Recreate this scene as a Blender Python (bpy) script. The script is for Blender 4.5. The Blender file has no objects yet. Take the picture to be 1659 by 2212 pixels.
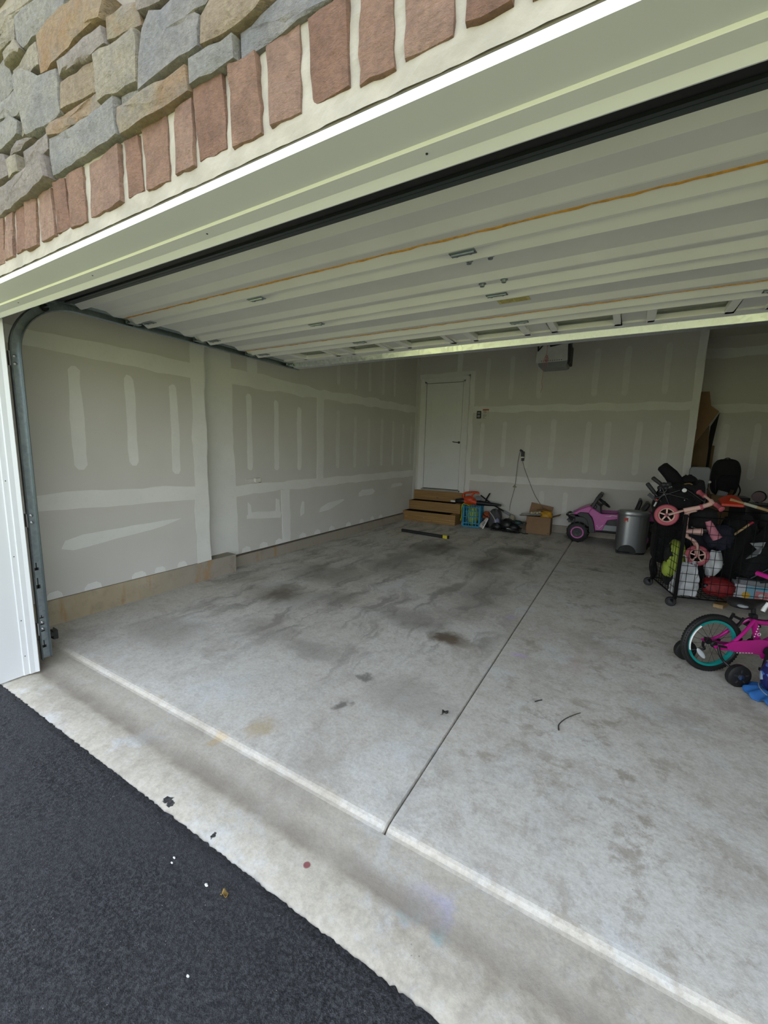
import bpy, bmesh, math, random
from mathutils import Vector, Matrix, Quaternion

random.seed(7)
SC = bpy.context.scene
COL = SC.collection
PI = math.pi

# ------------------------------------------------------------------ camera
R = Matrix(((0.862127696894422, 0.5059880552663123, 0.026681869787080953),
            (0.09931278378449382, -0.11710721885641601, -0.9881411197854456),
            (-0.49686296423107834, 0.8545536785724318, -0.15121245059131572)))
cam_data = bpy.data.cameras.new('camera')
cam = bpy.data.objects.new('camera', cam_data)
COL.objects.link(cam)
Rc = Matrix((R[0], -R[1], -R[2])).transposed()
_, _q, _ = Rc.to_4x4().decompose()
cam.matrix_world = Matrix.Translation((0, 0, 1.44)) @ _q.to_matrix().to_4x4()
cam_data.sensor_fit = 'HORIZONTAL'
cam_data.sensor_width = 36.0
cam_data.lens = 889.4448 / 1659 * 36.0
cam_data.clip_start = 0.02
cam_data.clip_end = 500
SC.camera = cam

# ------------------------------------------------------------------ sky, sun, exposure
world = bpy.data.worlds.new('sky')
SC.world = world
world.use_nodes = True
wn, wl = world.node_tree.nodes, world.node_tree.links
wn.clear()
w_out = wn.new('ShaderNodeOutputWorld')
w_bg = wn.new('ShaderNodeBackground')
w_sky = wn.new('ShaderNodeTexSky')
w_sky.sky_type = 'NISHITA'
w_sky.sun_disc = False
w_sky.sun_elevation = math.radians(60)
w_sky.sun_rotation = math.radians(10)
w_sky.air_density = 1.0
w_sky.dust_density = 2.5
w_mix = wn.new('ShaderNodeMix')
w_mix.data_type = 'RGBA'
w_mix.inputs[0].default_value = 0.85                        # veil of thin bright haze, brightest low in the sky all round
w_tc = wn.new('ShaderNodeTexCoord')
w_sep = wn.new('ShaderNodeSeparateXYZ')
w_rmp = wn.new('ShaderNodeMapRange')
w_rmp.interpolation_type = 'SMOOTHSTEP'
w_rmp.inputs['From Min'].default_value = 0.0
w_rmp.inputs['From Max'].default_value = 0.75
w_haze = wn.new('ShaderNodeMix')
w_haze.data_type = 'RGBA'
w_haze.inputs[6].default_value = (1.75, 1.76, 1.74, 1)
w_haze.inputs[7].default_value = (0.72, 0.755, 0.78, 1)
wl.new(w_tc.outputs['Generated'], w_sep.inputs[0])
wl.new(w_sep.outputs[2], w_rmp.inputs['Value'])
wl.new(w_rmp.outputs[0], w_haze.inputs[0])
wl.new(w_haze.outputs[2], w_mix.inputs[7])
wl.new(w_sky.outputs[0], w_mix.inputs[6])
wl.new(w_mix.outputs[2], w_bg.inputs[0])
w_bg.inputs[1].default_value = 1.0
wl.new(w_bg.outputs[0], w_out.inputs[0])

sun_data = bpy.data.lights.new('sun', 'SUN')
sun = bpy.data.objects.new('sun', sun_data)
COL.objects.link(sun)
sun_data.energy = 7.0
sun_data.angle = math.radians(1.0)
sun_data.color = (1.0, 0.95, 0.86)
sun.location = (6, 30, 30)
sun.rotation_euler = Vector((-0.17, -1.0, -1.76)).to_track_quat('-Z', 'Y').to_euler()

SC.view_settings.view_transform = 'Standard'
SC.view_settings.look = 'None'
SC.view_settings.gamma = 1.0
SC.view_settings.use_curve_mapping = False
SC.view_settings.exposure = 0.98
try:
    SC.cycles.max_bounces = 14
    SC.cycles.diffuse_bounces = 9
    SC.cycles.use_denoising = True
    SC.cycles.sample_clamp_indirect = 8
except Exception:
    pass

# ------------------------------------------------------------------ mesh helpers
def lin(h):
    if isinstance(h, str):
        h = h.lstrip('#')
        c = [int(h[i:i + 2], 16) / 255 for i in (0, 2, 4)]
        return tuple(x / 12.92 if x <= 0.04045 else ((x + 0.055) / 1.055) ** 2.4 for x in c)
    return tuple(h)


class G:
    """collects shapes, becomes one mesh"""
    def __init__(s):
        s.v, s.f = [], []

    def add(s, vs, fs):
        o = len(s.v)
        s.v += [tuple(p) for p in vs]
        s.f += [tuple(i + o for i in f) for f in fs]
        return s

    def box(s, c, d, rot=None):
        hx, hy, hz = d[0] / 2, d[1] / 2, d[2] / 2
        vs = [Vector((x, y, z)) for x in (-hx, hx) for y in (-hy, hy) for z in (-hz, hz)]
        if rot is not None:
            vs = [rot @ p for p in vs]
        c = Vector(c)
        return s.add([p + c for p in vs], [(0, 1, 3, 2), (4, 6, 7, 5), (0, 4, 5, 1), (2, 3, 7, 6), (0, 2, 6, 4), (1, 5, 7, 3)])

    def span(s, a, b):
        return s.box([(a[i] + b[i]) / 2 for i in range(3)], [abs(b[i] - a[i]) for i in range(3)])

    def beam(s, a, b, w, h, up=(0, 0, 1)):
        a, b = Vector(a), Vector(b)
        d = b - a
        z = d.normalized()
        u = Vector(up)
        if abs(z.dot(u)) > 0.95:
            u = Vector((0, 1, 0))
        x = u.cross(z).normalized()
        y = z.cross(x)
        m = Matrix((x, y, z)).transposed()
        return s.box((a + b) / 2, (w, h, d.length), m)

    def prism(s, pts, axis, lo, hi):
        def p3(p, t):
            return {'x': (t, p[0], p[1]), 'y': (p[0], t, p[1]), 'z': (p[0], p[1], t)}[axis]
        n = len(pts)
        vs = [p3(p, lo) for p in pts] + [p3(p, hi) for p in pts]
        fs = [tuple(range(n - 1, -1, -1)), tuple(range(n, 2 * n))]
        fs += [(i, (i + 1) % n, n + (i + 1) % n, n + i) for i in range(n)]
        return s.add(vs, fs)

    def tube(s, path, r, n=8, closed=False, flat=1.0):
        P = [Vector(p) for p in path]
        m = len(P)
        rs = r if isinstance(r, (list, tuple)) else [r] * m
        T = []
        for i in range(m):
            if closed:
                t = P[(i + 1) % m] - P[i - 1]
            else:
                t = P[min(i + 1, m - 1)] - P[max(i - 1, 0)]
            T.append(t.normalized())
        u = Vector((0, 0, 1)) if abs(T[0].z) < 0.9 else Vector((1, 0, 0))
        x = u.cross(T[0]).normalized()
        vs, fs = [], []
        for i in range(m):
            if i:
                x = (x - T[i] * x.dot(T[i]))
                x = x.normalized() if x.length > 1e-6 else T[i].orthogonal().normalized()
            y = T[i].cross(x)
            for k in range(n):
                a = 2 * PI * k / n
                vs.append(P[i] + (x * math.cos(a) + y * math.sin(a) * flat) * rs[i])
        for i in range(m if closed else m - 1):
            j = (i + 1) % m
            for k in range(n):
                k2 = (k + 1) % n
                fs.append((i * n + k, i * n + k2, j * n + k2, j * n + k))
        if not closed:
            fs.append(tuple(range(n - 1, -1, -1)))
            fs.append(tuple((m - 1) * n + k for k in range(n)))
        return s.add(vs, fs)

    def lathe(s, prof, c=(0, 0, 0), axis=(0, 0, 1), n=24, caps=True):
        c, a = Vector(c), Vector(axis).normalized()
        x = a.orthogonal().normalized()
        y = a.cross(x)
        vs, fs = [], []
        for (r, h) in prof:
            for k in range(n):
                t = 2 * PI * k / n
                vs.append(c + a * h + (x * math.cos(t) + y * math.sin(t)) * max(r, 1e-5))
        m = len(prof)
        for i in range(m - 1):
            for k in range(n):
                k2 = (k + 1) % n
                fs.append((i * n + k, i * n + k2, (i + 1) * n + k2, (i + 1) * n + k))
        if caps:
            fs.append(tuple(range(n - 1, -1, -1)))
            fs.append(tuple((m - 1) * n + k for k in range(n)))
        return s.add(vs, fs)

    def ring(s, c, axis, RR, r, n=32, m=10, sx=1.0):
        c, a = Vector(c), Vector(axis).normalized()
        x = a.orthogonal().normalized()
        y = a.cross(x)
        vs, fs = [], []
        for i in range(n):
            t = 2 * PI * i / n
            d = x * math.cos(t) + y * math.sin(t)
            for k in range(m):
                q = 2 * PI * k / m
                vs.append(c + d * (RR + r * math.cos(q)) + a * (r * sx * math.sin(q)))
        for i in range(n):
            for k in range(m):
                fs.append((i * m + k, ((i + 1) % n) * m + k, ((i + 1) % n) * m + (k + 1) % m, i * m + (k + 1) % m))
        return s.add(vs, fs)

    def ball(s, c, r, n=16, m=10, lump=0.0, seed=0, sq=1.0):
        rnd = random.Random(seed)
        ph = [(rnd.uniform(0, 6), rnd.uniform(2, 5), rnd.uniform(2, 5)) for _ in range(4)]
        if not isinstance(r, (list, tuple)):
            r = (r, r, r)
        def pw(v):
            return math.copysign(abs(v) ** sq, v)
        vs, fs = [], []
        for i in range(m + 1):
            t = PI * i / m
            for k in range(n):
                q = 2 * PI * k / n
                d = (pw(math.sin(t)) * pw(math.cos(q)), pw(math.sin(t)) * pw(math.sin(q)), pw(math.cos(t)))
                e = 1.0
                if lump:
                    e += lump * sum(math.sin(a + b * d[0] * 2 + w * d[1] * 2 + (a + b) * d[2]) for a, b, w in ph) / 2
                vs.append((c[0] + r[0] * d[0] * e, c[1] + r[1] * d[1] * e, c[2] + r[2] * d[2] * e))
        for i in range(m):
            for k in range(n):
                k2 = (k + 1) % n
                fs.append((i * n + k, (i + 1) * n + k, (i + 1) * n + k2, i * n + k2))
        return s.add(vs, fs)

    def sheet(s, nu, nv, fn):
        vs = [fn(i / nu, j / nv) for i in range(nu + 1) for j in range(nv + 1)]
        fs = [(i * (nv + 1) + j, (i + 1) * (nv + 1) + j, (i + 1) * (nv + 1) + j + 1, i * (nv + 1) + j + 1) for i in range(nu) for j in range(nv)]
        return s.add(vs, fs)

    def rot(s, m, c=(0, 0, 0)):
        c = Vector(c)
        s.v = [tuple(m @ (Vector(p) - c) + c) for p in s.v]
        return s


def build(name, g, mat, parent=None, smooth=0, bevel=0.0, solid=0.0, sub=0, weld=True):
    me = bpy.data.meshes.new(name)
    me.from_pydata(g.v, [], g.f)
    bm = bmesh.new()
    bm.from_mesh(me)
    if weld:
        bmesh.ops.remove_doubles(bm, verts=bm.verts, dist=1e-5)
    bmesh.ops.recalc_face_normals(bm, faces=bm.faces)
    bm.to_mesh(me)
    bm.free()
    if mat:
        me.materials.append(mat)
    o = bpy.data.objects.new(name, me)
    COL.objects.link(o)
    if parent is not None:
        o.parent = parent
    if smooth:
        for p in me.polygons:
            p.use_smooth = True
        me.set_sharp_from_angle(angle=math.radians(smooth))
    if solid:
        m = o.modifiers.new('solid', 'SOLIDIFY')
        m.thickness = solid
        m.offset = 0
    if bevel:
        m = o.modifiers.new('bevel', 'BEVEL')
        m.width = bevel
        m.segments = 2
        m.limit_method = 'ANGLE'
        m.angle_limit = math.radians(35)
    if sub:
        m = o.modifiers.new('sub', 'SUBSURF')
        m.levels = m.render_levels = sub
    return o


def tag(o, label, cat, group=None, kind=None):
    o['label'] = label
    o['category'] = cat
    if group:
        o['group'] = group
    if kind:
        o['kind'] = kind
    return o


def thing(name, label, cat, loc=(0, 0, 0), rz=0.0, group=None):
    o = bpy.data.objects.new(name, None)
    o.empty_display_size = 0.05
    COL.objects.link(o)
    o.location = loc
    o.rotation_euler = (0, 0, rz)
    return tag(o, label, cat, group)


def struct(o, label=None):
    o['kind'] = 'structure'
    if label:
        o['label'] = label
    return o


def s_empty(name, label=None):
    o = bpy.data.objects.new(name, None)
    o.empty_display_size = 0.05
    COL.objects.link(o)
    return struct(o, label)


def arc(c, r, a0, a1, n, plane='xz', t=0.0):
    out = []
    for i in range(n + 1):
        a = a0 + (a1 - a0) * i / n
        p, q = c[0] + r * math.cos(a), c[1] + r * math.sin(a)
        out.append({'xz': (p, t, q), 'yz': (t, p, q), 'xy': (p, q, t)}[plane])
    return out


def smooth_path(pts, k=6):
    P = [Vector(p) for p in pts]
    P = [P[0] * 2 - P[1]] + P + [P[-1] * 2 - P[-2]]
    out = []
    for i in range(1, len(P) - 2):
        for j in range(k):
            t = j / k
            a, b, c, d = P[i - 1], P[i], P[i + 1], P[i + 2]
            out.append(0.5 * ((2 * b) + (c - a) * t + (2 * a - 5 * b + 4 * c - d) * t * t + (3 * b - a - 3 * c + d) * t ** 3))
    out.append(P[-2])
    return out


# ------------------------------------------------------------------ materials
class NB:
    def __init__(s, name):
        s.m = bpy.data.materials.new(name)
        s.m.use_nodes = True
        s.t = s.m.node_tree
        s.b = s.t.nodes['Principled BSDF']
        s.tc = s.t.nodes.new('ShaderNodeTexCoord')
        s.P = s.tc.outputs['Object']

    def put(s, sock, val):
        if isinstance(val, bpy.types.NodeSocket):
            s.t.links.new(val, sock)
        else:
            if sock.type == 'RGBA' and len(val) == 3:
                val = (*val, 1)
            sock.default_value = val

    def noise(s, vec, scale, detail=4, rough=0.55, color=False):
        n = s.t.nodes.new('ShaderNodeTexNoise')
        s.put(n.inputs['Vector'], vec)
        n.inputs['Scale'].default_value = scale
        n.inputs['Detail'].default_value = detail
        n.inputs['Roughness'].default_value = rough
        return n.outputs['Color' if color else 'Fac']

    def voronoi(s, vec, scale, feature='F1', out='Distance'):
        n = s.t.nodes.new('ShaderNodeTexVoronoi')
        n.feature = feature
        s.put(n.inputs['Vector'], vec)
        n.inputs['Scale'].default_value = scale
        return n.outputs[out]

    def scale(s, vec, sc, off=(0, 0, 0)):
        n = s.t.nodes.new('ShaderNodeMapping')
        s.put(n.inputs['Vector'], vec)
        n.inputs['Scale'].default_value = sc
        s.put(n.inputs['Location'], off)
        return n.outputs[0]

    def vm(s, op, a, b=(0, 0, 0), out=0):
        n = s.t.nodes.new('ShaderNodeVectorMath')
        n.operation = op
        s.put(n.inputs[0], a)
        s.put(n.inputs[1], b)
        return n.outputs['Value'] if op in ('LENGTH', 'DISTANCE', 'DOT_PRODUCT') else n.outputs[0]

    def math(s, op, a, b=0.0):
        n = s.t.nodes.new('ShaderNodeMath')
        n.operation = op
        s.put(n.inputs[0], a)
        s.put(n.inputs[1], b)
        return n.outputs[0]

    def ramp(s, v, a, b, lo=0.0, hi=1.0, smooth=True):
        n = s.t.nodes.new('ShaderNodeMapRange')
        n.interpolation_type = 'SMOOTHSTEP' if smooth else 'LINEAR'
        s.put(n.inputs['Value'], v)
        for k, x in (('From Min', a), ('From Max', b), ('To Min', lo), ('To Max', hi)):
            n.inputs[k].default_value = x
        return n.outputs[0]

    def mix(s, f, a, b, mode='MIX'):
        n = s.t.nodes.new('ShaderNodeMix')
        n.data_type = 'RGBA'
        n.blend_type = mode
        s.put(n.inputs[0], f)
        s.put(n.inputs[6], a)
        s.put(n.inputs[7], b)
        return n.outputs[2]

    def rnd(s):
        n = s.t.nodes.new('ShaderNodeObjectInfo')
        return n.outputs['Random']

    def sep(s, vec, i):
        n = s.t.nodes.new('ShaderNodeSeparateXYZ')
        s.put(n.inputs[0], vec)
        return n.outputs[i]

    def bump(s, h, strength=0.3, dist=0.01):
        n = s.t.nodes.new('ShaderNodeBump')
        n.inputs['Strength'].default_value = strength
        n.inputs['Distance'].default_value = dist
        s.put(n.inputs['Height'], h)
        s.t.links.new(n.outputs[0], s.b.inputs['Normal'])

    def fin(s, color, rough=0.6, metal=0.0, spec=None):
        s.put(s.b.inputs['Base Color'], color)
        s.put(s.b.inputs['Roughness'], rough)
        s.put(s.b.inputs['Metallic'], metal)
        if spec is not None:
            s.b.inputs['Specular IOR Level'].default_value = spec
        return s.m


def M(name, col, rough=0.6, metal=0.0, var=0.08, scale=7.0, bump=0.0, bscale=80.0, spec=None, coat=0.0):
    n = NB(name)
    c = lin(col)
    f = n.noise(n.P, scale, 5)
    f = n.ramp(f, 0.3, 0.7)
    a = tuple(min(1, x * (1 + var)) for x in c)
    b = tuple(x * (1 - var) for x in c)
    if bump:
        n.bump(n.noise(n.P, bscale, 4), bump, 0.004)
    if coat:
        n.b.inputs['Coat Weight'].default_value = coat
    return n.fin(n.mix(f, b, a), rough, metal, spec)


def stone_mat(name, cols, bump=0.9):
    n = NB(name)
    off = n.vm('SCALE', (31.0, 17.0, 53.0))
    sc = off.node
    n.t.links.new(n.rnd(), sc.inputs['Scale'])
    P = n.vm('ADD', n.P, off)
    a = n.ramp(n.noise(P, 6, 5, 0.6), 0.36, 0.62)
    b = n.ramp(n.noise(n.vm('ADD', P, (5, 2, 9)), 13, 6, 0.65), 0.42, 0.66)
    c = n.mix(a, lin(cols[0]), lin(cols[1]))
    c = n.mix(n.math('MULTIPLY', b, 0.6), c, lin(cols[2]))
    fine = n.noise(P, 70, 5, 0.7)
    c = n.mix(n.ramp(fine, 0.3, 0.75, 0.0, 0.35), c, (0.05, 0.045, 0.04), 'MIX')
    h = n.math('ADD', n.math('MULTIPLY', n.noise(P, 22, 8, 0.7), 1.0), n.math('MULTIPLY', n.noise(n.scale(P, (8, 8, 20)), 6, 6, 0.7), 0.5))
    n.bump(h, bump, 0.035)
    return n.fin(c, 0.85, 0, 0.25)


STONE = {
    'g': stone_mat('stone_grey', ('#a09f9e', '#aeaaa3', '#8f8d8c')),
    's': stone_mat('stone_slate', ('#9a9a9e', '#a8a3a0', '#8d8c8f')),
    'm': stone_mat('stone_mauve', ('#9e9490', '#aba19b', '#8a827f')),
    'b': stone_mat('stone_beige', ('#aea492', '#b9af9d', '#9c9791')),
    't': stone_mat('stone_tan', ('#ad9073', '#ada08b', '#959290')),
    'u': stone_mat('stone_umber', ('#aa9883', '#b2a18b', '#93816f')),
    'o': stone_mat('stone_ochre', ('#ab8b69', '#b29a7c', '#a1968b')),
}
BRICK = [stone_mat('brick_rust', ('#9a7a69', '#a58472', '#84675a'), 0.8),
         stone_mat('brick_rose', ('#a08172', '#aa8b7a', '#8c6f63'), 0.8),
         stone_mat('brick_brown', ('#927060', '#9d7a69', '#7f6255'), 0.8)]
m_mortar = M('mortar_cream', '#a39d92', 0.9, 0, 0.12, 9, 0.5, 60)
m_mortar_dark = M('mortar_dark_grey', '#8d857b', 0.95, 0, 0.2, 9, 0.5, 60)  # darker grey mortar, behind the stones and on the house wall
m_capping = M('white_aluminium_capping', '#dfe2e2', 0.45, 0, 0.015, 3)
m_vinyl = M('white_vinyl', '#e6e6df', 0.5, 0, 0.02, 4)
m_drywall = None
m_white = M('white_paint', '#dedfdc', 0.5, 0, 0.02, 5)
m_doorpaint = M('white_door_paint', '#dcdedc', 0.45, 0, 0.02, 3)
m_steelwhite = M('white_steel_skin', '#d6d6d0', 0.42, 0, 0.03, 3, 0.06, 150)
m_galv = None
m_rubber = M('black_rubber', '#101010', 0.6, 0, 0.2, 10)
m_black = M('black_plastic', '#131314', 0.45, 0, 0.2, 12)
m_blackmatte = M('black_cloth', '#0d0d0f', 0.9, 0, 0.3, 14, 0.4, 200)
m_charcoal = M('charcoal_plastic', '#2b2c2e', 0.55, 0, 0.15, 12)
m_greyplastic = M('grey_plastic', '#85898c', 0.5, 0, 0.05, 6)
m_darkmetal = M('dark_metal', '#3b3d40', 0.4, 0.8, 0.1, 9)
m_steel = M('bright_steel', '#b9bcbe', 0.3, 1.0, 0.06, 9)
m_alu = M('aluminium_retainer', '#3c4243', 0.5, 0.3, 0.1, 6)
m_orangefoam = M('orange_foam', '#c2903f', 0.9, 0, 0.2, 40, 0.6, 90)
m_wood = None


def wood_mat(name, c1, c2, c3, axis='x', sc=14):
    n = NB(name)
    s3 = {'x': (0.6, 7, 7), 'y': (7, 0.6, 7), 'z': (7, 7, 0.6)}[axis]
    P = n.scale(n.P, s3)
    off = n.vm('SCALE', (3.0, 7.0, 5.0))
    n.t.links.new(n.rnd(), off.node.inputs['Scale'])
    P = n.vm('ADD', P, off)
    a = n.noise(P, 3.0, 6, 0.6)
    w = n.t.nodes.new('ShaderNodeTexWave')
    w.inputs['Scale'].default_value = 1.2
    w.inputs['Distortion'].default_value = 6
    w.inputs['Detail'].default_value = 3
    w.bands_direction = 'Z'
    n.put(w.inputs['Vector'], P)
    c = n.mix(n.ramp(a, 0.35, 0.65), lin(c1), lin(c2))
    c = n.mix(n.ramp(w.outputs['Fac'], 0.6, 1.0, 0, 0.5), c, lin(c3))
    k = n.voronoi(n.scale(n.P, (3.3, 3.3, 9)), 1.0)
    c = n.mix(n.ramp(k, 0.06, 0.10, 0.8, 0), c, lin('#4a321b'))
    n.bump(a, 0.2, 0.003)
    return n.fin(c, 0.65, 0, 0.3)


m_wood = wood_mat('treated_pine', '#94744a', '#a58352', '#7c5f3a')
m_woodlight = wood_mat('pale_wood', '#a98d63', '#b89c70', '#8a6d47')
m_card = M('brown_cardboard', '#8a6e52', 0.9, 0, 0.08, 5, 0.15, 120)
m_carddark = M('dull_cardboard', '#6f5a40', 0.9, 0, 0.12, 4, 0.15, 90)


def galv():
    n = NB('galvanised_steel')
    v = n.voronoi(n.P, 55, 'F1', 'Color')
    f = n.sep(v, 0)
    c = n.mix(f, lin('#8d979c'), lin('#9ba5a9'))
    return n.fin(c, n.ramp(f, 0, 1, 0.36, 0.44), 0.85)


def galv_bright():
    n = NB('bright_galvanised_strut')
    v = n.voronoi(n.P, 45, 'F1', 'Color')
    f = n.sep(v, 0)
    c = n.mix(f, lin('#c2c8cf'), lin('#dfe3e8'))
    return n.fin(c, n.ramp(f, 0, 1, 0.28, 0.4), 0.9)


m_galv = galv()
m_strut = galv_bright()


def drywall():
    n = NB('grey_drywall_paper')
    a = n.ramp(n.noise(n.P, 1.3, 3), 0.3, 0.7)
    c = n.mix(a, lin('#cbc9c2'), lin('#d1cfc9'))
    b = n.noise(n.P, 240, 3, 0.6)
    c = n.mix(n.ramp(b, 0.35, 0.7, 0, 0.12), c, lin('#b3b0a8'))
    n.bump(b, 0.08, 0.002)
    return n.fin(c, 0.9, 0, 0.2)


def compound():
    n = NB('joint_compound')
    a = n.ramp(n.noise(n.P, 2.5, 5), 0.3, 0.7)
    c = n.mix(a, lin('#dcdcd7'), lin('#e4e4df'))
    s = n.noise(n.scale(n.P, (3, 3, 3)), 14, 6, 0.6)
    c = n.mix(n.ramp(s, 0.5, 0.75, 0, 0.25), c, lin('#d0cec7'))
    n.bump(s, 0.15, 0.003)
    return n.fin(c, 0.85, 0, 0.2)


m_drywall = drywall()
m_mud = compound()
m_mud_soft = M('thin_joint_compound', '#d7d6cf', 0.88, 0, 0.03, 12, 0.1, 90, 0.2)


def floor_mat():
    n = NB('stained_concrete')
    P = n.P
    warp = n.vm('SUBTRACT', n.noise(P, 2.2, 5, 0.6, True), (0.5, 0.5, 0.5))
    Pw = n.vm('ADD', P, n.vm('MULTIPLY', warp, (0.5, 0.5, 0)))
    warp2 = n.vm('SUBTRACT', n.noise(P, 9, 5, 0.65, True), (0.5, 0.5, 0.5))
    Pf = n.vm('ADD', P, n.vm('MULTIPLY', warp2, (0.22, 0.22, 0)))
    x, y = n.sep(P, 0), n.sep(P, 1)
    big = n.ramp(n.noise(P, 0.9, 5, 0.6), 0.33, 0.67)
    c = n.mix(big, lin('#cec9bf'), lin('#dcd9d1'))
    apron = n.ramp(n.sep(Pf, 1), 1.26, 1.19)
    c = n.mix(n.math('MULTIPLY', apron, 0.75), c, lin('#cbc2ae'))
    mid = n.noise(P, 17, 7, 0.72)
    c = n.mix(n.ramp(mid, 0.46, 0.7, 0, 0.32), c, lin('#8c8172'))
    c = n.mix(n.ramp(mid, 0.5, 0.28, 0, 0.45), c, lin('#d9d8d3'))
    # bluish-white efflorescence and brown wear, in blotches
    ef = n.ramp(n.noise(Pw, 2.2, 8, 0.72), 0.5, 0.64)
    c = n.mix(n.math('MULTIPLY', ef, 0.8), c, lin('#d8d9d6'))
    dirt = n.ramp(n.noise(n.vm('ADD', Pw, (7.3, 2.1, 0)), 1.9, 9, 0.74), 0.48, 0.68)
    c = n.mix(n.math('MULTIPLY', dirt, 0.5), c, lin('#9a9185'))
    # blotchy brown patches on the half away from the wall
    right = n.ramp(x, -0.75, -0.5)
    blot = n.ramp(n.noise(n.vm('ADD', P, (3, 8, 0)), 6.5, 9, 0.76), 0.5, 0.62)
    blot = n.math('MULTIPLY', blot, n.ramp(n.noise(P, 0.8, 3), 0.35, 0.6, 0.25, 1))
    c = n.mix(n.math('MULTIPLY', n.math('MULTIPLY', blot, right), 0.62), c, lin('#8f826f'))
    # tyre lanes running into the garage
    st = n.ramp(n.noise(n.scale(Pw, (2.6, 0.5, 1)), 2.2, 6, 0.66), 0.46, 0.66)
    inside = n.ramp(y, 1.3, 2.6)
    left = n.ramp(x, -0.55, -0.9)
    lane = n.math('MULTIPLY', n.math('MULTIPLY', st, inside), left)
    c = n.mix(n.math('MULTIPLY', lane, 0.7), c, lin('#837e78'))

    def spot(cx, cy, rx, ry, col, amt, hard=0.25, src=None):
        nonlocal c
        v = n.vm('MULTIPLY', n.vm('SUBTRACT', src or Pf, (cx, cy, 0)), (1 / rx, 1 / ry, 0))
        d = n.vm('LENGTH', v)
        c = n.mix(n.ramp(d, hard, 1.0, amt, 0), c, lin(col))
    # stains where cars stood
    spot(-2.80, 2.84, 0.24, 0.19, '#5d4f3a', 0.75)
    spot(-2.80, 2.86, 0.55, 0.40, '#7a7367', 0.45)
    spot(-1.08, 2.89, 0.20, 0.14, '#4a3a26', 0.85)
    spot(-0.98, 2.84, 0.26, 0.16, '#6d5a42', 0.55)
    spot(-1.45, 3.05, 0.45, 0.28, '#77716a', 0.55)
    spot(-2.90, 3.65, 0.55, 0.50, '#6c655a', 0.55, src=Pw)
    spot(-2.45, 4.6, 0.35, 0.9, '#6e685f', 0.6, src=Pw)
    spot(-2.35, 5.5, 0.55, 0.55, '#5f5a51', 0.65, src=Pw)
    spot(-1.42, 5.25, 0.35, 0.75, '#6a645b', 0.65, src=Pw)
    spot(-1.22, 6.15, 0.45, 0.35, '#55503f', 0.75)
    spot(-1.15, 4.0, 0.35, 0.9, '#7f7a72', 0.5, src=Pw)
    spot(-2.3, 3.1, 0.35, 0.3, '#7e7870', 0.5)
    spot(-1.8, 2.15, 0.35, 0.2, '#857f78', 0.5)
    spot(-1.0, 2.02, 0.4, 0.3, '#9d978e', 0.5)
    spot(-2.3, 2.2, 0.5, 0.25, '#8d867d', 0.4, src=Pw)
    spot(-2.95, 1.75, 0.5, 0.3, '#8d857a', 0.45, src=Pw)
    spot(-1.29, 2.05, 0.08, 0.07, '#55534f', 0.7, src=Pf)
    spot(-1.26, 1.73, 0.06, 0.07, '#4d4a46', 0.7, src=Pf)
    spot(-0.19, 5.70, 0.20, 0.07, '#5c564c', 0.6)
    spot(-1.50, 1.36, 0.10, 0.12, '#b59f74', 0.6)
    spot(-1.62, 1.20, 0.06, 0.05, '#c9a86a', 0.7)
    # chalk
    spot(-0.43, 1.05, 0.11, 0.08, '#cfc9d6', 0.8)
    spot(-0.36, 1.07, 0.05, 0.09, '#c3c1e6', 0.75)
    spot(-0.36, 1.02, 0.05, 0.04, '#a9cfcb', 0.7)
    spot(-0.46, 1.02, 0.05, 0.04, '#b5cfc8', 0.6)
    spot(-0.74, 3.56, 0.05, 0.10, '#c4b3d6', 0.6)
    spot(-0.54, 2.91, 0.07, 0.05, '#cfb9e2', 0.7)
    spot(-0.15, 3.0, 0.06, 0.2, '#c9b3ae', 0.5)
    spot(-0.83, 0.955, 0.016, 0.016, '#8a4048', 0.9, 0.6, P)
    # dirt where the door seal meets the threshold, paler lip behind it
    Pd = n.vm('ADD', P, n.vm('MULTIPLY', warp2, (0, 0.05, 0)))
    yd = n.sep(Pd, 1)
    band = n.math('MULTIPLY', n.ramp(yd, 0.965, 1.02), n.ramp(yd, 1.12, 1.03))
    c = n.mix(n.math('MULTIPLY', band, n.ramp(n.noise(P, 3, 5), 0.3, 0.6, 0.35, 0.9)), c, lin('#8b7f70'))
    zone = n.math('MULTIPLY', n.ramp(yd, 1.0, 1.03), n.ramp(yd, 1.23, 1.2))
    c = n.mix(n.math('MULTIPLY', zone, 0.35), c, lin('#a9a49b'))
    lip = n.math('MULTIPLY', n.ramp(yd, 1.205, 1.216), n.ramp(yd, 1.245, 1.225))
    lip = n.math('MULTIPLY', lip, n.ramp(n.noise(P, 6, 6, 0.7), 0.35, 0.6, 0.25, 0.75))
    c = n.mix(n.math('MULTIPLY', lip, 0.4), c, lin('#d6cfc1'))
    # tar blots from the driveway
    for (cx, cy, r) in ((-1.49, 0.862, 0.02), (-1.465, 0.853, 0.016), (-1.2, 0.853, 0.013)):
        v = n.vm('DISTANCE', n.vm('ADD', P, n.vm('MULTIPLY', n.vm('SUBTRACT', n.noise(P, 40, 3, 0.6, True), (0.5, 0.5, 0.5)), (0.04, 0.04, 0))), (cx, cy, -0.012))
        c = n.mix(n.ramp(v, r, r * 0.75), c, (0.02, 0.02, 0.022))
    fine = n.noise(P, 55, 8, 0.75)
    c = n.mix(n.ramp(fine, 0.38, 0.7, 0, 0.3), c, lin('#7f7a72'))
    speck = n.voronoi(P, 38)
    sp2 = n.math('MULTIPLY', n.ramp(speck, 0.10, 0.05), n.ramp(n.noise(P, 4, 4), 0.55, 0.7))
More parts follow.
